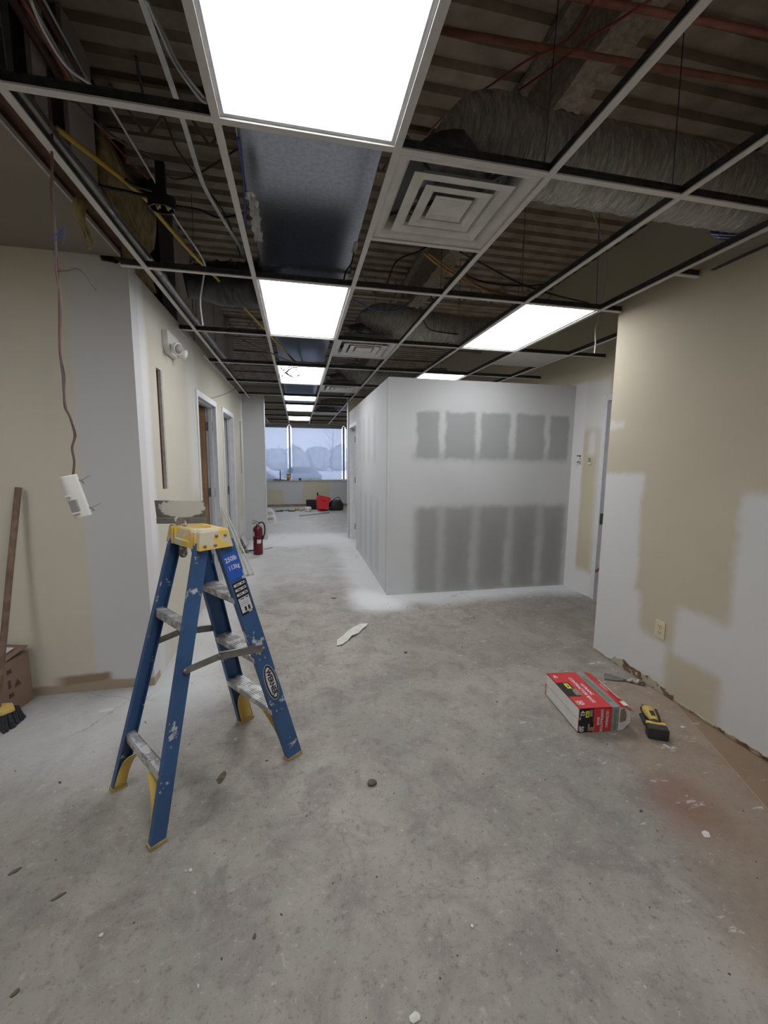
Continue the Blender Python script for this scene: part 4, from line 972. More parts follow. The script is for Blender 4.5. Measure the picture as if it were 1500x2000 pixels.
# ------------------------------------------------------------------ CONTRACTOR BAG BOX
bo = Vector((1.545, 1.916, 0)); ang = math.atan2(-.044, .32)
bx = empty('bag_box', tuple(bo), ang+.02, 'red and white cardboard box of contractor bags lying open on the floor', 'box')
W_, L_, H_ = .235, .395, .150
def bq(pts, m, name, parent=bx, th=.003):
    b = MB(); P = [Vector(p) for p in pts]; n = (P[1]-P[0]).cross(P[2]-P[0]).normalized()*th
    k = len(P); b.add(P+[p-n for p in P], [tuple(range(k)), tuple(range(2*k-1, k-1, -1))]+[(i, k+i, k+(i+1) % k, (i+1) % k) for i in range(k)]); return b.build(name, m, parent)
G = .20     # where the grey band ends
bq([(0, 0, .002), (0, 0, H_), (G, 0, H_), (G, 0, .002)][::-1], 'red_print', 'front_panel')
bq([(0, 0, H_), (0, L_, H_), (G, L_, H_), (G, 0, H_)][::-1], 'red_print', 'top_panel')
bq([(0, 0, .08), (0, L_, .08), (0, L_, H_), (0, 0, H_)][::-1], 'box_white', 'end_flap')
bq([(.004, 0, .002), (.004, L_, .002), (.004, L_, .076), (.004, 0, .076)][::-1], 'box_white', 'end_flap')
bq([(.003, .004, .074), (.003, L_-.004, .074), (.003, L_-.004, .084), (.003, .004, .084)][::-1], 'red_print', 'seam_edge')
bq([(0, L_, .002), (0, L_, H_), (W_, L_, H_), (W_, L_, .002)], 'red_print', 'back_panel')
bq([(0, 0, .004), (W_, 0, .004), (W_, L_, .004), (0, L_, .004)], 'cardboard', 'bottom_panel')
# open lid flap: grey band then red strip, drooping to the right
bq([(G, -.002, H_+.001), (G, L_, H_+.001), (G+.05, L_, H_+.004), (G+.045, -.002, H_+.003)][::-1], 'grey_band', 'lid_flap')
b = MB(); vs = []; K = 6
for i in range(K+1):
    q = i/K
    for (y, ) in ((-.004, ), (L_*.5, ), (L_-.005, )): vs.append((G+.047+.085*q, y, H_+.004-.035*q*q))
b.add(vs, [(3*i+k, 3*i+3+k, 3*i+4+k, 3*i+1+k) for i in range(K) for k in range(2)], True)
o = b.build('lid_flap', 'red_print', bx, fixn=False); so = o.modifiers.new('s', 'SOLIDIFY'); so.thickness = .002; so.offset = -1
# grey band on the front, white chamfered side flap, added brown sheet standing for the open inner void
bq([(G, -.0015, .002), (G, -.0015, H_), (G+.042, -.0015, H_), (G+.042, -.0015, .002)][::-1], 'grey_band', 'front_panel')
bq([(G+.042, -.001, .002), (G+.042, -.001, H_-.004), (G+.112, .010, H_-.008), (G+.125, .012, H_-.03), (G+.125, .012, .045), (G+.085, .008, .004)][::-1], 'box_white', 'side_flap')
bq([(G+.05, -.0035, .055), (G+.05, -.0035, .135), (G+.075, 0.0, .138), (G+.092, .0035, .10), (G+.09, .0035, .06)][::-1], 'cardboard', 'void_sheet', th=.001)
# print: black picture panels, yellow tags, lettering
def ftop(x0, x1, y0, y1, m, name='printed_panel', z=.0005): MB().box(x0, x1, y0, y1, H_+z, H_+z+.0005).build(name, m, bx)
def ffr(x0, x1, z0, z1, m, name='printed_panel', y=.0005): MB().box(x0, x1, -y-.0005, -y, z0, z1).build(name, m, bx)
ffr(.002, .088, .004, H_-.003, 'black_print'); ffr(.040, .062, .095, .135, 'yellow_print', y=.0015); ffr(.058, .098, .012, .055, 'skin_print', y=.0015)
ffr(.068, .092, .035, .062, 'black_print', y=.002); ffr(.066, .082, .10, .14, 'grey_band', y=.0012)
text('42', (.020, -.0022, .122), (0, 0, -1), (1, 0, 0), .034, 'paper', bx); text('50', (.020, -.0022, .026), (0, 0, -1), (1, 0, 0), .034, 'paper', bx)
text('GAL', (.008, -.0022, .09), (0, 0, -1), (1, 0, 0), .010, 'paper', bx); text('COUNT', (.007, -.0022, .03), (0, 0, -1), (1, 0, 0), .009, 'paper', bx)
text('3 MIL', (.051, -.0028, .115), (0, 0, -1), (1, 0, 0), .013, 'black_print', bx)
text('CONTRACTOR', (.138, -.0018, .074), (0, 0, -1), (1, 0, 0), .020, 'paper', bx); text('BAGS', (.118, -.0018, .070), (0, 0, -1), (1, 0, 0), .020, 'paper', bx)
text('ULTRASAC', (.170, -.0018, .080), (0, 0, -1), (1, 0, 0), .021, 'paper', bx)
ffr(G+.014, G+.026, .012, .14, 'green_print', y=.003)
ftop(.045, .115, .045, .235, 'black_print') if False else None
ftop(.004, .085, .12, .275, 'black_print'); ftop(.045, .072, .205, .262, 'yellow_print', z=.0012); ftop(.058, .10, .13, .18, 'skin_print', z=.0012); ftop(.066, .092, .16, .20, 'grey_band', z=.0016)
text('3 MIL', (.058, .233, H_+.0022), (0, -1, 0), (1, 0, 0), .015, 'black_print', bx)
text('50', (.040, .055, H_+.0015), (0, -1, 0), (1, 0, 0), .042, 'paper', bx); text('42', (.035, .345, H_+.0015), (0, -1, 0), (1, 0, 0), .034, 'paper', bx)
text('CONTRACTOR BAGS', (.122, .19, H_+.0015), (0, -1, 0), (1, 0, 0), .029, 'paper', bx); text('ULTRASAC', (.158, .19, H_+.0015), (0, -1, 0), (1, 0, 0), .026, 'paper', bx)
text('COUNT', (.018, .055, H_+.0015), (0, -1, 0), (1, 0, 0), .011, 'paper', bx)
MB().box(G+.012, G+.018, .05, .34, H_+.0042, H_+.0048).build('printed_panel', 'green_print', bx); MB().box(G+.026, G+.030, .05, .34, H_+.0046, H_+.005).build('printed_panel', 'green_print', bx)
text('CONTRACTOR BAGS', (G+.105, .20, H_-.008), (0, -1, 0), (1, 0, -.35), .022, 'paper', bx)
MB().box(G+.075, G+.105, .012, .055, H_-.004, H_-.0005).build('printed_panel', 'box_white', bx)
text('ULTRASAC', (G+.075, .20, H_+.0015), (0, -1, 0), (1, 0, -.2), .016, 'paper', bx)

# putty knife
pk = empty('putty_knife', (2.245, 2.355, .012), math.atan2(-.10, .125)+.0, 'mud covered putty knife lying between the bag box and the right wall', 'knife')
MB().prism([(-.125, -.05), (-.125, .05), (-.03, .028), (0, .014), (0, -.014), (-.03, -.028)], -.006, -.0045).build('blade', 'steel', pk)
MB().box(-.005, .014, -.010, .010, -.008, .008).build('ferrule', 'steel', pk, .002)
MB().tube([(.012, 0, .0), (.05, 0, .003), (.10, 0, .003), (.128, 0, .001)], .014, 12, rad=lambda i, k: (.010, .015, .018, .013)[i]*(1 if abs(math.sin(2*PI*k/12)) < .9 else .85)).build('handle', 'muddy_handle', pk)

# cordless multi-tool (yellow and black)
to = Vector((1.99, 1.80, 0)); tt = empty('cordless_tool', (1.965, 1.80, 0), math.radians(-28), 'dusty yellow and black cordless power tool lying on its side by the right wall', 'power tool')
b = MB(); b.cbox((0, -.005, .034), (.105, .055, .064)); b.cbox((0, -.015, .055), (.088, .036, .03)); b.build('battery', 'tool_black', tt, .007)
MB().cbox((0, .028, .062), (.100, .018, .020), Matrix.Rotation(.2, 3, 'X')).build('battery_plate', 'tool_yellow', tt, .004)
b = MB(); b.tube([(0, .03, .045), (.0, .07, .045), (.005, .12, .044), (.006, .17, .04), (.0, .22, .038)], .03, 14, rad=lambda i, k: (.036, .027, .028, .034, .026)[i]); b.build('grip', 'tool_black', tt)
b = MB(); b.tube([(0.002, .06, .054), (.004, .12, .056), (.004, .175, .052), (.0, .205, .046)], .024, 12, rad=lambda i, k: (.026, .030, .034, .024)[i]*(1 if k % 3 else .9)); b.build('yellow_shell', 'tool_yellow', tt)
MB().cbox((.004, .105, .078), (.026, .05, .008), Matrix.Rotation(.1, 3, 'X')).build('switch_slide', 'tool_black', tt, .003)
MB().tube([(-.035, .16, .03), (-.035, .10, .028), (-.03, .06, .03)], .012, 8).build('side_guard', 'tool_black', tt)
b = MB(); b.tube([(.0, .21, .035), (.01, .24, .035)], .017, 12); b.build('collar', 'steel', tt)
MB().tube([(.05, .20, .05), (.052, .16, .035), (.048, .11, .02)], .011, 8).build('lever', 'tool_black', tt)
MB().cbox((.012, .262, .03), (.030, .05, .003)).build('blade', 'steel', tt)

# ------------------------------------------------------------------ WALL FITTINGS
ou = empty('wall_outlet', (2.37, 2.222, .43), 0, 'ivory duplex outlet plate on the patched right wall', 'outlet')
MB().box(-.006, 0, -.038, .038, -.061, .061).build('plate', 'outlet', ou, .003)
for z in (-.022, .022):
    o = MB().box(-.0085, -.006, -.017, .017, z-.015, z+.015).build('receptacle', 'outlet', ou, .003)
    for y in (-.007, .007): MB().box(-.0092, -.0084, y-.0014, y+.0014, z-.001, z+.009).build('slot', 'black_print', o)
    MB().cyl((-.0084, 0, z-.007), (-.0092, 0, z-.007), .003, 8).build('slot', 'black_print', o)
MB().cyl((-.006, 0, 0), (-.0078, 0, 0), .003, 8).build('screw', 'steel', ou)

th = empty('thermostat', (3.25, 4.335, 1.565), 0, 'opened thermostat base with exposed contacts, nearest the drywall room corner', 'thermostat')
MB().box(-.012, 0, -.04, .04, -.06, .06).build('base_plate', 'white_plastic', th, .003)
for y, z, w_, h_ in ((-.02, .042, .026, .02), (.018, .044, .016, .018), (-.022, .01, .01, .01), (-.01, -.022, .04, .008), (.02, -.03, .02, .01), (-.02, -.04, .03, .008)): MB().box(-.016, -.011, y-w_/2, y+w_/2, z-h_/2, z+h_/2).build('terminal', 'tool_black', th)
ws = empty('sensor_bracket', (3.25, 4.155, 1.535), 0, 'small unfinished sensor bracket beside the thermostat', 'sensor')
MB().box(-.012, 0, -.012, .022, 0, .05).build('box', 'grey_plastic', ws, .002)
MB().box(-.02, 0, -.03, .012, -.022, 0).build('clip', 'white_plastic', ws, .003)
MB().tube([(-.01, .02, -.005), (-.03, .04, .01)], .003, 6).build('wire_end', 'white_cable', ws)

el = empty('emergency_light', (LX, 3.66, 2.42), 0, 'white two-headed emergency light high on the left corridor wall', 'emergency light')
MB().prism([(-.145, .085), (-.145, -.02), (-.10, -.075), (.10, -.075), (.145, -.02), (.145, .085)], 0, .045, lambda v: Vector((v.z, v.x, v.y))).build('housing', 'white_plastic', el, .006)
for s_ in (-1, 1):
    c0 = Vector((.045, s_*.075, -.03)); d_ = Vector((.8, -.45 if s_ < 0 else .5, -.2)).normalized()
    MB().tube([c0, c0+d_*.02, c0+d_*.035, c0+d_*.068, c0+d_*.07], .04, 20, rad=lambda i, k: (.018, .02, .040, .045, .040)[i]).build('lamp_head', 'white_plastic', el)
    h_ = el.children[-1]; MB().tube([c0+d_*.0705, c0+d_*.073], .036, 20).build('lens', 'grey_plastic', h_)

# motion detector hanging from its wires
hx_, hy_ = -.868, 1.862
wire = [at_y(92, 150, hy_), at_y(100, 260, hy_), at_y(103, 380, hy_), at_y(108, 460, hy_), at_y(110, 525, hy_), at_y(118, 590, hy_), at_y(117, 680, hy_), at_y(123, 735, hy_), at_y(127, 790, hy_), at_y(137, 815, hy_), at_y(146, 850, hy_), at_y(141, 875, hy_), at_y(145, 902, hy_), at_y(142, 934, hy_)]
o = cable('hanging_wire', wire, .0042, 'brown_wire', 'twisted bare wires hanging down to the white motion detector', 'cable')
cable('wire_strand', [w_+Vector((.005*math.sin(i*2.1), .004*math.cos(i*1.7), 0)) for i, w_ in enumerate(wire)], .0024, 'stud', None, parent=o)
cable('wire_strand', [at_y(110, 528, hy_), at_y(128, 528, hy_), at_y(152, 525, hy_), at_y(168, 538, hy_), at_y(180, 556, hy_), at_y(189, 568, hy_)], .003, 'brown_wire', None, parent=o)
for q in range(4): cable('wire_strand', [at_y(107, 462, hy_), at_y(112+q*5, 455-q*4, hy_-.01*q), at_y(96+q*9, 470+(q % 2)*8, hy_)], .0014, 'blue_cable', None, parent=o)
dt = empty('motion_detector', tuple(at_y(146, 970, hy_)), 0, 'white motion detector body dangling from the hanging wires', 'motion detector')
dt.rotation_euler = (math.radians(4), math.radians(-13), math.radians(-8))
b = MB(); n = 14; poly = [(-.033, .012)]+[(-.033+.066*(i/n), -.024*math.sin(PI*i/n)-.004) for i in range(n+1)]+[(.033, .012)]
b.prism(poly, -.085, .085); b.build('housing', 'white_plastic', dt, .003)
MB().box(-.030, .030, .012, .016, -.082, .082).build('back_plate', 'grey_plastic', dt)
MB().box(-.012, .018, -.032, -.020, -.060, -.010).build('lens_window', 'grey_plastic', dt, .003)
MB().box(-.014, .020, -.034, -.026, -.068, -.060).build('lens_lip', 'white_plastic', dt, .002); MB().box(-.016, .004, -.033, -.024, .004, .010).build('lens_lip', 'white_plastic', dt, .001)
for z in (.055, -.06):
    MB().cyl((.030, .01, z), (.075, .02, z+.012), .0016, 6).build('screw', 'steel', dt); MB().tube([(.030, .01, z+.006), (.040, .014, z), (.042, .016, z-.012)], .004, 6).build('anchor', 'grey_plastic', dt)

# fire extinguisher
fx = empty('fire_extinguisher', (-.655, 6.86, 0), math.radians(-10), 'dark red fire extinguisher standing on the corridor floor', 'fire extinguisher')
MB().lathe([(.070, 0), (.074, .006), (.075, .02), (.075, .40), (.068, .435), (.045, .458), (.024, .466), (.024, .478)], n=28).build('cylinder', 'ext_red', fx)
MB().lathe([(.020, .478), (.024, .482), (.024, .515), (.016, .522)], n=16).build('valve', 'steel', fx)
MB().beam((-.02, 0, .522), (-.085, -.01, .500), .022, .008).build('handle', 'tool_black', fx, .002)
MB().beam((.02, 0, .528), (-.075, -.01, .562), .022, .008).build('trigger', 'ext_red', fx, .002)
MB().cyl((.0, -.024, .505), (.0, -.04, .505), .014, 14).build('pressure_gauge', 'paper', fx)
MB().tube(smooth_path([(.02, 0, .505), (.07, 0, .525), (.105, 0, .49), (.115, 0, .42), (.110, 0, .34), (.088, 0, .29)]), .011, 10).build('hose', 'black', fx)
MB().tube([(.092, 0, .30), (.080, 0, .25)], .014, 10).build('nozzle', 'black', fx)
MB().lathe([(.0765, .28), (.0765, .295)], n=28).build('strap_band', 'tool_black', fx)
def curved_label(a0, a1, z0, z1, r_, m, name, par):
    b = MB(); K = 8; vs = []
    for i in range(K+1):
        a = a0+(a1-a0)*i/K; vs += [(r_*math.cos(a), r_*math.sin(a), z0), (r_*math.cos(a), r_*math.sin(a), z1)]
    b.add(vs, [(2*i, 2*i+2, 2*i+3, 2*i+1) for i in range(K)]); o = b.build(name, m, par, fixn=False); so = o.modifiers.new('s', 'SOLIDIFY'); so.thickness = .001; return o
curved_label(math.radians(-150), math.radians(-115), .30, .38, .0762, 'paper', 'label', fx); curved_label(math.radians(-85), math.radians(-35), .19, .25, .0762, 'paper', 'label', fx)
curved_label(math.radians(-160), math.radians(-135), .20, .24, .0762, 'paper', 'label', fx)

# clutter by the extinguisher
cl_ = empty('pipe_wrench', (-.80, 7.0, 0), .3, 'small dark tool lying on the floor behind the fire extinguisher', 'tool')
MB().beam((-.05, 0, .03), (.22, .04, .03), .026, .02).build('handle', 'tool_black', cl_, .004); b = MB(); b.cbox((-.08, 0, .035), (.09, .07, .05)); b.cbox((-.06, .05, .03), (.03, .06, .03)); b.build('jaw', 'muddy_handle', cl_, .008)
MB().beam((.25, .1, .01), (.42, .2, .01), .012, .01).build('rod', 'steel', cl_)
o = MB(); K = 12; rg = random.Random(8)
vs = []; fs = []
for i in range(7):
    for k in range(6): vs.append((-.97+.014*i+.01*mnoise.noise(Vector((i, k, 1))), 7.25+.075*k, .20-.03*i*(1+.2*mnoise.noise(Vector((i*.7, k*.9, 5))))+.01))
fs = [(6*i+k, 6*i+k+1, 6*i+k+7, 6*i+k+6) for i in range(6) for k in range(5)]
o = MB().add(vs, fs, True).build('plastic_sheet', mat('clear_sheet', (196, 196, 196), .35, 0, .1), fixn=False); so = o.modifiers.new('s', 'SOLIDIFY'); so.thickness = .003
tag(o, 'scrap of pale plastic sheeting leaning at the foot of the left wall', 'sheet')
# trim boards leaning on the corridor wall
o = MB(); o.beam((-.955, 5.52, .93), (-.665, 5.60, .008), .010, .055, (0, 1, 0)); tag(o.build('trim_board', 'pvc', None, .001), 'white trim board leaning beside the first door, nearer one', 'board', 'leaning trim boards')
o = MB(); o.beam((-.955, 5.66, .905), (-.60, 5.62, .008), .012, .05, (0, 1, 0)); tag(o.build('trim_board', 'pvc', None, .001), 'white trim board leaning beside the first door, farther one', 'board', 'leaning trim boards')

# pole, push broom and cardboard box at the left edge
pl = tag(MB().tube([at_y(36, 952, 2.885), at_y(20, 1110, 2.80), at_y(2, 1300, 2.68), at_y(-14, 1470, 2.56)], .017, 12).build('wooden_pole', 'pole'), 'worn wooden pole leaning on the wall at the left edge', 'pole')
cbx = empty('cardboard_box', (-1.69, 2.885, 0), math.radians(52), 'worn brown cardboard box with a white label against the left wall', 'box')
BW, BL, BH = .26, .36, .345
cbx.rotation_euler = (0, 0, math.radians(-12))
b = MB(); b.box(-.36, 0, -.24, 0, 0, BH-.02); b.build('carton', 'cardboard', cbx, .004)
b = MB(); b.add([(-.36, -.24, BH-.02), (0, -.24, BH-.02), (0, 0, BH+.02), (-.36, 0, BH+.03)], [(0, 1, 2, 3)]); o = b.build('top_flap', 'cardboard', cbx, fixn=False); so = o.modifiers.new('s', 'SOLIDIFY'); so.thickness = .004
lb = MB().add([(-.17, -.19, BH-.004), (-.05, -.19, BH-.004), (-.05, -.04, BH+.018), (-.17, -.04, BH+.020)], [(0, 1, 2, 3)]).build('paper_label', 'paper', cbx, fixn=False); so = lb.modifiers.new('s', 'SOLIDIFY'); so.thickness = .001; lb.location = (0, 0, .004)
MB().add([(-.13, -.15, BH+.004), (-.10, -.15, BH+.004), (-.10, -.12, BH+.008), (-.13, -.12, BH+.008)], [(0, 1, 2, 3)]).build('printed_mark', 'black_print', lb, fixn=False)
for x, z, w_, h_ in ((.0, .25, .05, .05), (.0, .16, .03, .10), (.0, .10, .05, .05)): MB().box(.0, .0015, -.16+x, -.16+x+w_*.6, z, z+h_*.5).build('printed_mark', 'card_dark', cbx)
MB().prism([(0, 0), (.045, 0), (.0225, .045)], 0, .0015, lambda v: Vector((v.z, -.12+v.x, .15+v.y))).build('printed_mark', 'card_dark', cbx)
for x, w_ in ((-.30, .02), (-.25, .012), (-.20, .03), (-.12, .015)): MB().box(x, x+w_, -.2418, -.24, .12, .22).build('printed_mark', 'card_dark', cbx)
for k in range(4): MB().box(-.30+.06*k, -.27+.06*k, -.2418, -.24, .05, .07).build('printed_mark', 'card_dark', cbx)
br = empty('push_broom', (-1.655, 2.61, 0), math.radians(-6), 'push broom head with yellow block and dark dusty bristles at the left edge', 'broom')
MB().box(-.495, -.01, -.045, .045, .012, .09).build('bristle_core', 'bristle', br)
MB().prism([(-.5, -.05), (-.5, .05), (-.02, .05), (.03, .0), (.0, -.05)], .088, .112).build('block', 'broom_yellow', br, .004)
rg = random.Random(2); b = MB()
for i in range(60):
    for j in range(7):
        x = -.5+.51*i/59+rg.uniform(-.004, .004); y = -.045+.015*j; q = rg.uniform(-.006, .010); w_ = (x+.5)/.5
        b.skew((x+q+.02*(w_ > .93), y*1.5+rg.uniform(-.01, .01), .002), (x, y, .092), (.005, 0, 0), (0, .0055, 0))
tag(b.build('bristle_tufts', 'bristle', br), kind='stuff')

# ------------------------------------------------------------------ WINDOW ROOM CLUTTER
rb = empty('red_bin', (.68, 12.34, 0), math.radians(12), 'tipped red plastic bin among tools under the window', 'bin')
R_ = Matrix.Translation((0, 0, .005)) @ Matrix.Rotation(math.radians(14), 4, 'Y') @ Matrix.Rotation(math.radians(-22), 4, 'X')
b = MB(); vs = []
for (h1, h2, z) in ((.13, .10, .03), (.19, .15, .42), (.175, .135, .42), (.118, .088, .04)): vs += [R_ @ Vector(p_) for p_ in ((-h1, -h2, z), (h1, -h2, z), (h1, h2, z), (-h1, h2, z))]
fs = [(0, 1, 2, 3), (12, 13, 14, 15)]
for k in range(3):
    for i in range(4): fs.append((4*k+i, 4*k+(i+1) % 4, 4*k+4+(i+1) % 4, 4*k+4+i))
b.add(vs, fs); b.build('tub', 'red_bin', rb, .01)
b = MB(); vs = [R_ @ Vector(p_) for p_ in ((-.10, -.139, .27), (.04, -.139, .27), (.04, -.143, .295), (-.10, -.143, .295))]; b.add(vs, [(0, 1, 2, 3)]); o = b.build('printed_mark', 'card_dark', rb, fixn=False); so = o.modifiers.new('s', 'SOLIDIFY'); so.thickness = .004
kb = empty('tool_case', (.36, 12.80, 0), .05, 'dark grey tool case left of the red bin', 'case')
MB().box(-.13, .22, -.08, .10, 0, .30).build('shell', 'black', kb, .012); MB().box(-.13, .22, -.084, .104, .16, .175).build('seam', 'tool_black', kb); MB().tube([(-.03, -.1, .20), (.0, -.12, .22), (.1, -.12, .22), (.13, -.1, .20)], .01, 6).build('handle', 'tool_black', kb)
kt = empty('tool_bag', (1.12, 12.55, 0), .1, 'black tool bag with straps right of the red bin', 'bag')
b = MB(); b.lathe([(.20, 0), (.23, .05), (.22, .2), (.16, .29), (.08, .32)], n=20); o = b.build('bag_body', 'tool_black', kt); o.scale = (1, .6, 1)
MB().tube(smooth_path([(-.2, -.05, .18), (-.1, -.14, .34), (.05, -.15, .40), (.12, -.1, .30)]), .012, 8).build('strap', 'black', kt); MB().tube(smooth_path([(-.3, -.16, .02), (-.2, -.2, .10), (-.05, -.2, .05), (.15, -.2, .03)]), .014, 8).build('strap', 'black', kt)
cup = tag(MB().lathe([(.07, 0), (.095, .02), (.10, .11), (.085, .14), (.03, .15)], (.27, 12.25, 0), 20).build('white_bucket', 'white_plastic'), 'small white tub in front of the dark tool case', 'bucket')
pts = [(-.55+.05*k+.05*math.sin(k*1.7), 12.55+.10*math.cos(k*1.3), .012+.006*math.sin(k*2)) for k in range(16)]
cable('extension_cord', [Vector(p_) for p_ in pts], .009, 'brown_wire', 'extension cord heaped on the floor left of the white tub', 'cord')
cable('extension_cord', [Vector((-.45, 12.3, .012)), Vector((-.65, 12.35, .012)), Vector((-.62, 12.5, .012)), Vector((-.3, 12.5, .012)), Vector((-.1, 12.38, .012)), Vector((-.3, 12.3, .012))], .009, 'black', 'black cord looped on the floor farthest left under the window', 'cord')
gl = tag(MB().lathe([(.05, 0), (.075, .03), (.05, .07)], (-.05, 12.7, 0), 12).build('yellow_tool', 'tool_yellow'), 'small yellow tool lying in the cord heap', 'tool')
tag(MB().cyl((.02, 11.30, .022), (.86, 11.88, .022), .022, 12).build('plastic_pipe', 'pvc'), 'white pipe lying on the floor in front of the red bin', 'pipe')
pg = empty('power_plug', (.613, 13.69, .40), 0, 'black plug with cord in the outlet under the window', 'plug')
MB().box(-.035, .035, -.006, 0, -.06, .06).build('outlet_plate', 'outlet', pg); MB().box(-.022, .022, -.05, -.006, -.04, .05).build('plug_body', 'black', pg, .004); MB().tube([(0, -.04, -.03), (.0, -.06, -.2), (.02, -.1, -.39)], .008, 6).build('cord', 'black', pg)
mb_ = empty('joint_compound_bag', (-.68, 10.38, 0), .2, 'crumpled white paper sack with printing beside the left pier', 'sack')
b = MB(); n = 14; vs = []; fs = []
for i in range(8):
    z = .05*i; hx_2, hy_2 = .15-.010*i, .10-.006*i
    for k in range(n):
        a = 2*PI*k/n; q = Vector((math.cos(a), math.sin(a), z*6)); d = 1+.12*mnoise.noise(q*2); sc = (abs(math.cos(a))**4+abs(math.sin(a))**4)**-.25
        vs.append((hx_2*math.cos(a)*sc*d-.05*(z/.35)**2, hy_2*math.sin(a)*sc*d, z))
for i in range(7):
    for k in range(n): fs.append((i*n+k, i*n+(k+1) % n, (i+1)*n+(k+1) % n, (i+1)*n+k))
fs.append(tuple(range(n)))
b.add(vs, fs); o = b.build('paper_sack', 'bag_paper', mb_, fixn=False); so = o.modifiers.new('s', 'SOLIDIFY'); so.thickness = .004
for z, w_ in ((.24, .12), (.20, .15), (.10, .16), (.07, .14)): MB().box(-w_/2-.02, w_/2-.02, -.118+z*.06, -.112+z*.06, z, z+.018).build('printed_mark', 'grey_plastic', mb_)
MB().box(-.12, .05, -.05, .05, .33, .335).build('torn_top', 'card_dark', mb_)
# on the window sill
cn = empty('orange_tin', (-.31, 13.60+.07, .855), 0, 'orange tin with a dark lid on the window sill by the mullion', 'tin')
MB().lathe([(.05, 0), (.05, .17)], n=16).build('can', 'orange', cn); MB().lathe([(.052, .17), (.052, .20)], n=16).build('lid', 'tool_black', cn)
tp = empty('clamp_tool', (-.56, 13.67, .855), 0, 'dark upright clamp tool on the window sill left of the tin', 'tool')
MB().box(-.22, .14, -.02, .02, 0, .03).build('bar', 'tool_black', tp, .004); MB().prism([(-.02, .03), (.02, .03), (.012, .34), (-.008, .34)], -.012, .012, lambda v: Vector((v.x, v.z, v.y))).build('upright', 'tool_black', tp, .002)
tag(MB().box(.02, .10, 13.63, 13.68, .855, .92).build('dark_block', 'tool_black', None, .004), 'small dark block on the window sill right of the mullion', 'block')
# hanging exit-sign like yellow boxes and ceiling speaker in the window room
ex = empty('hanging_box', (-.83, 9.25, 2.57), .2, 'small cream electrical box hanging loose in the window room ceiling', 'electrical box')
MB().box(-.10, .10, -.03, .03, -.04, .05).build('cover', 'outlet', ex, .004); MB().cyl((-.02, 0, .05), (-.1, .02, .3), .012, 8).build('conduit_stub', 'emt', ex); MB().cyl((.14, 0, -.02), (.13, 0, .09), .014, 8).build('bulb_holder', 'white_plastic', ex)
sk = empty('smoke_detector', (1.33, 10.6, 2.52), 0, 'cream round detector hanging low near the right edge of the window', 'detector')
MB().lathe([(.05, 0), (.09, .02), (.10, .05), (.10, .07)], n=20).build('head', 'outlet', sk); MB().cyl((0, 0, .07), (0.01, 0, 1.24), .004, 6).build('lead', 'white_cable', sk)

# ------------------------------------------------------------------ FLOOR DEBRIS
def chip(name, p_, w_, h_, seed, m, label, thick=.004, cat='debris', group=None, rz=0, curl=0.0):
    rg = random.Random(seed); n = 9; b = MB(); ring_ = []
    for k in range(n):
        a = 2*PI*k/n; d = rg.uniform(.6, 1.1); ring_.append((w_/2*math.cos(a)*d, h_/2*math.sin(a)*d))
    vs = [(0, 0, .001+thick)]+[(x, y, .001+curl*abs(x)/w_*rg.uniform(.3, 1.4)) for x, y in ring_]+[(x, y, .001+thick*.6+curl*abs(x)/w_) for x, y in ring_]
    fs = [(0, 1+n+k, 1+n+(k+1) % n) for k in range(n)]+[(1+k, 1+(k+1) % n, 1+n+(k+1) % n, 1+n+k) for k in range(n)]
    o = b.add(vs, fs).build(name, m, None, fixn=False); o.location = (p_[0], p_[1], 0); o.rotation_euler = (0, 0, rz); tag(o, label, cat, group); return o
a, c = at_z(655, 1260, 0), at_z(718, 1222, 0); md = (a+c)/2; d_ = c-a; ps_ = empty('paper_scrap', (md.x, md.y, 0), math.atan2(d_.y, d_.x), 'torn scrap of white drywall paper on the floor in front of the drywall room', 'paper scrap')
ol = [(-.26, -.03), (-.18, .03), (-.10, .045), (0, .07), (.10, .065), (.20, .05), (.27, .015), (.20, -.01), (.12, -.015), (.04, -.04), (-.05, -.03), (-.14, -.05), (-.22, -.05)]
vs = [(x, y, .004+.018*max(0, mnoise.noise(Vector((x*9, y*9, 2)))+.4)) for x, y in ol]; o = MB().add(vs+[(0, .01, .012)], [(i, (i+1) % 13, 13) for i in range(13)]).build('torn_sheet', 'chip', ps_, fixn=False); so = o.modifiers.new('s', 'SOLIDIFY'); so.thickness = .003
q = at_z(726, 1530, 0); chip('dried_leaf', q, .06, .045, 4, 'leaf', 'crumpled brown scrap on the floor right of the ladder', .012, 'debris', curl=.015)
q = at_z(432, 1520, 0); chip('paint_flake', q, .035, .09, 5, 'leaf', 'brownish elongated flake on the floor under the ladder', .004, rz=-.3)
q = at_z(1378, 1630, 0); chip('plaster_chip', q, .045, .035, 6, 'chip', 'flat white plaster chip near the rusty floor stain', .002, rz=.2)
q = at_z(1255, 1457, 0)
chip('plaster_chip', at_z(1301, 1457, 0), .022, .04, 8, 'chip', 'white plaster sliver just in front of the cordless tool', .002, rz=.5)
chip('plaster_chip', at_z(1333, 1420, 0), .03, .022, 9, 'chip', 'white plaster chip to the right of the cordless tool', .002)
chip('plaster_chip', at_z(811, 1989, 0), .035, .03, 10, 'chip', 'white plaster chip at the bottom edge of the picture', .006)
chip('plaster_chip', at_z(922, 1810, 0), .012, .012, 11, 'chip', 'small white plaster crumb in the middle foreground', .004)
chip('plaster_chip', at_z(197, 1828, 0), .018, .014, 12, 'chip', 'pale plaster crumb at the lower left of the floor', .006)
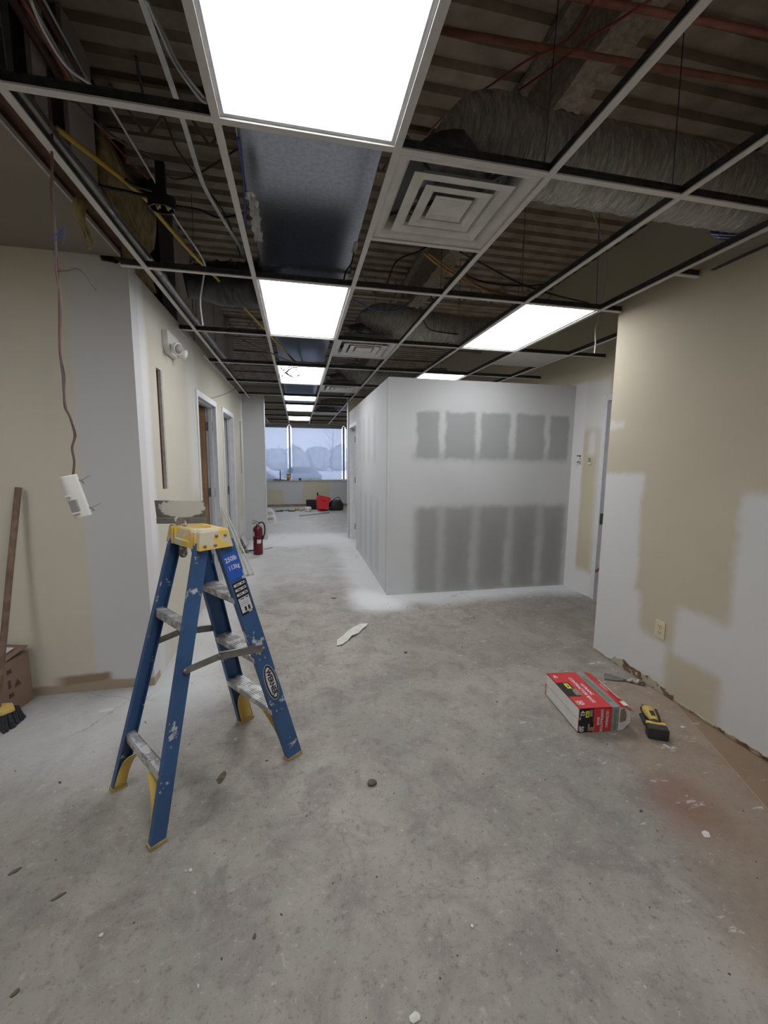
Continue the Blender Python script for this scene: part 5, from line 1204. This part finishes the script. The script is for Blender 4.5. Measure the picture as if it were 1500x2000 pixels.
chip('plaster_chip', at_z(372, 1702, 0), .016, .016, 13, 'chip', 'white plaster crumb below the nearest ladder foot', .008)
chip('plaster_chip', at_z(208, 1388, 0), .12, .05, 14, 'chip', 'pale flattened plaster smear near the left wall', .0015)
chip('paint_flake', at_z(652, 1169, 0), .06, .03, 15, 'leaf', 'small dark flake on the corridor floor left of the drywall room', .008, curl=.01)
chip('paint_flake', at_z(30, 1702, 0), .05, .02, 16, 'leaf', 'dark flake near the left edge of the floor', .004, rz=.6)
chip('paint_flake', at_z(115, 1752, 0), .05, .014, 17, 'leaf', 'dark sliver at the lower left of the floor', .004, rz=.5)
chip('paint_flake', at_z(30, 1940, 0), .03, .018, 18, 'leaf', 'dark flake in the bottom left corner of the floor', .004, rz=.8)
chip('paint_flake', at_z(497, 1830, 0), .012, .022, 19, 'leaf', 'tiny dark flake in the lower middle foreground', .004)
chip('paint_flake', at_z(792, 1275, 0), .03, .022, 20, 'leaf', 'tiny dark flake in front of the drywall room front corner', .01)
chip('paint_flake', at_z(1252, 1584, 0), .022, .014, 21, 'leaf', 'small dark blot of debris left of the rusty stain', .003)
rg = random.Random(12)
for nm, m, cnt, lb in (('plaster_crumbs', 'chip', 230, 'fine white plaster crumbs scattered over the concrete floor'), ('grit', 'leaf', 260, 'fine dark grit scattered over the concrete floor')):
    b = MB()
    for k in range(cnt):
        x, y = rg.uniform(-2.0, 2.3), rg.uniform(.35, 4.2); s_ = rg.uniform(.001, .0042)*(1 if y < 2 else 1.6); e = s_*rg.uniform(.6, 2.2)
        if (x > 1.5 and 1.85 < y < 2.4) or (x < -1.0 and y > 2.3) or (x < -.9 and y > 2.85): continue
        a = rg.uniform(0, PI); ca, sa = math.cos(a), math.sin(a)
        b.add([(x+ca*e, y+sa*e, 0), (x-sa*s_, y+ca*s_, 0), (x-ca*e, y-sa*e, 0), (x+sa*s_, y-ca*s_, 0), (x, y, s_)], [(0, 1, 4), (1, 2, 4), (2, 3, 4), (3, 0, 4)])
    tag(b.build(nm, m, fixn=False), lb, 'debris', kind='stuff')
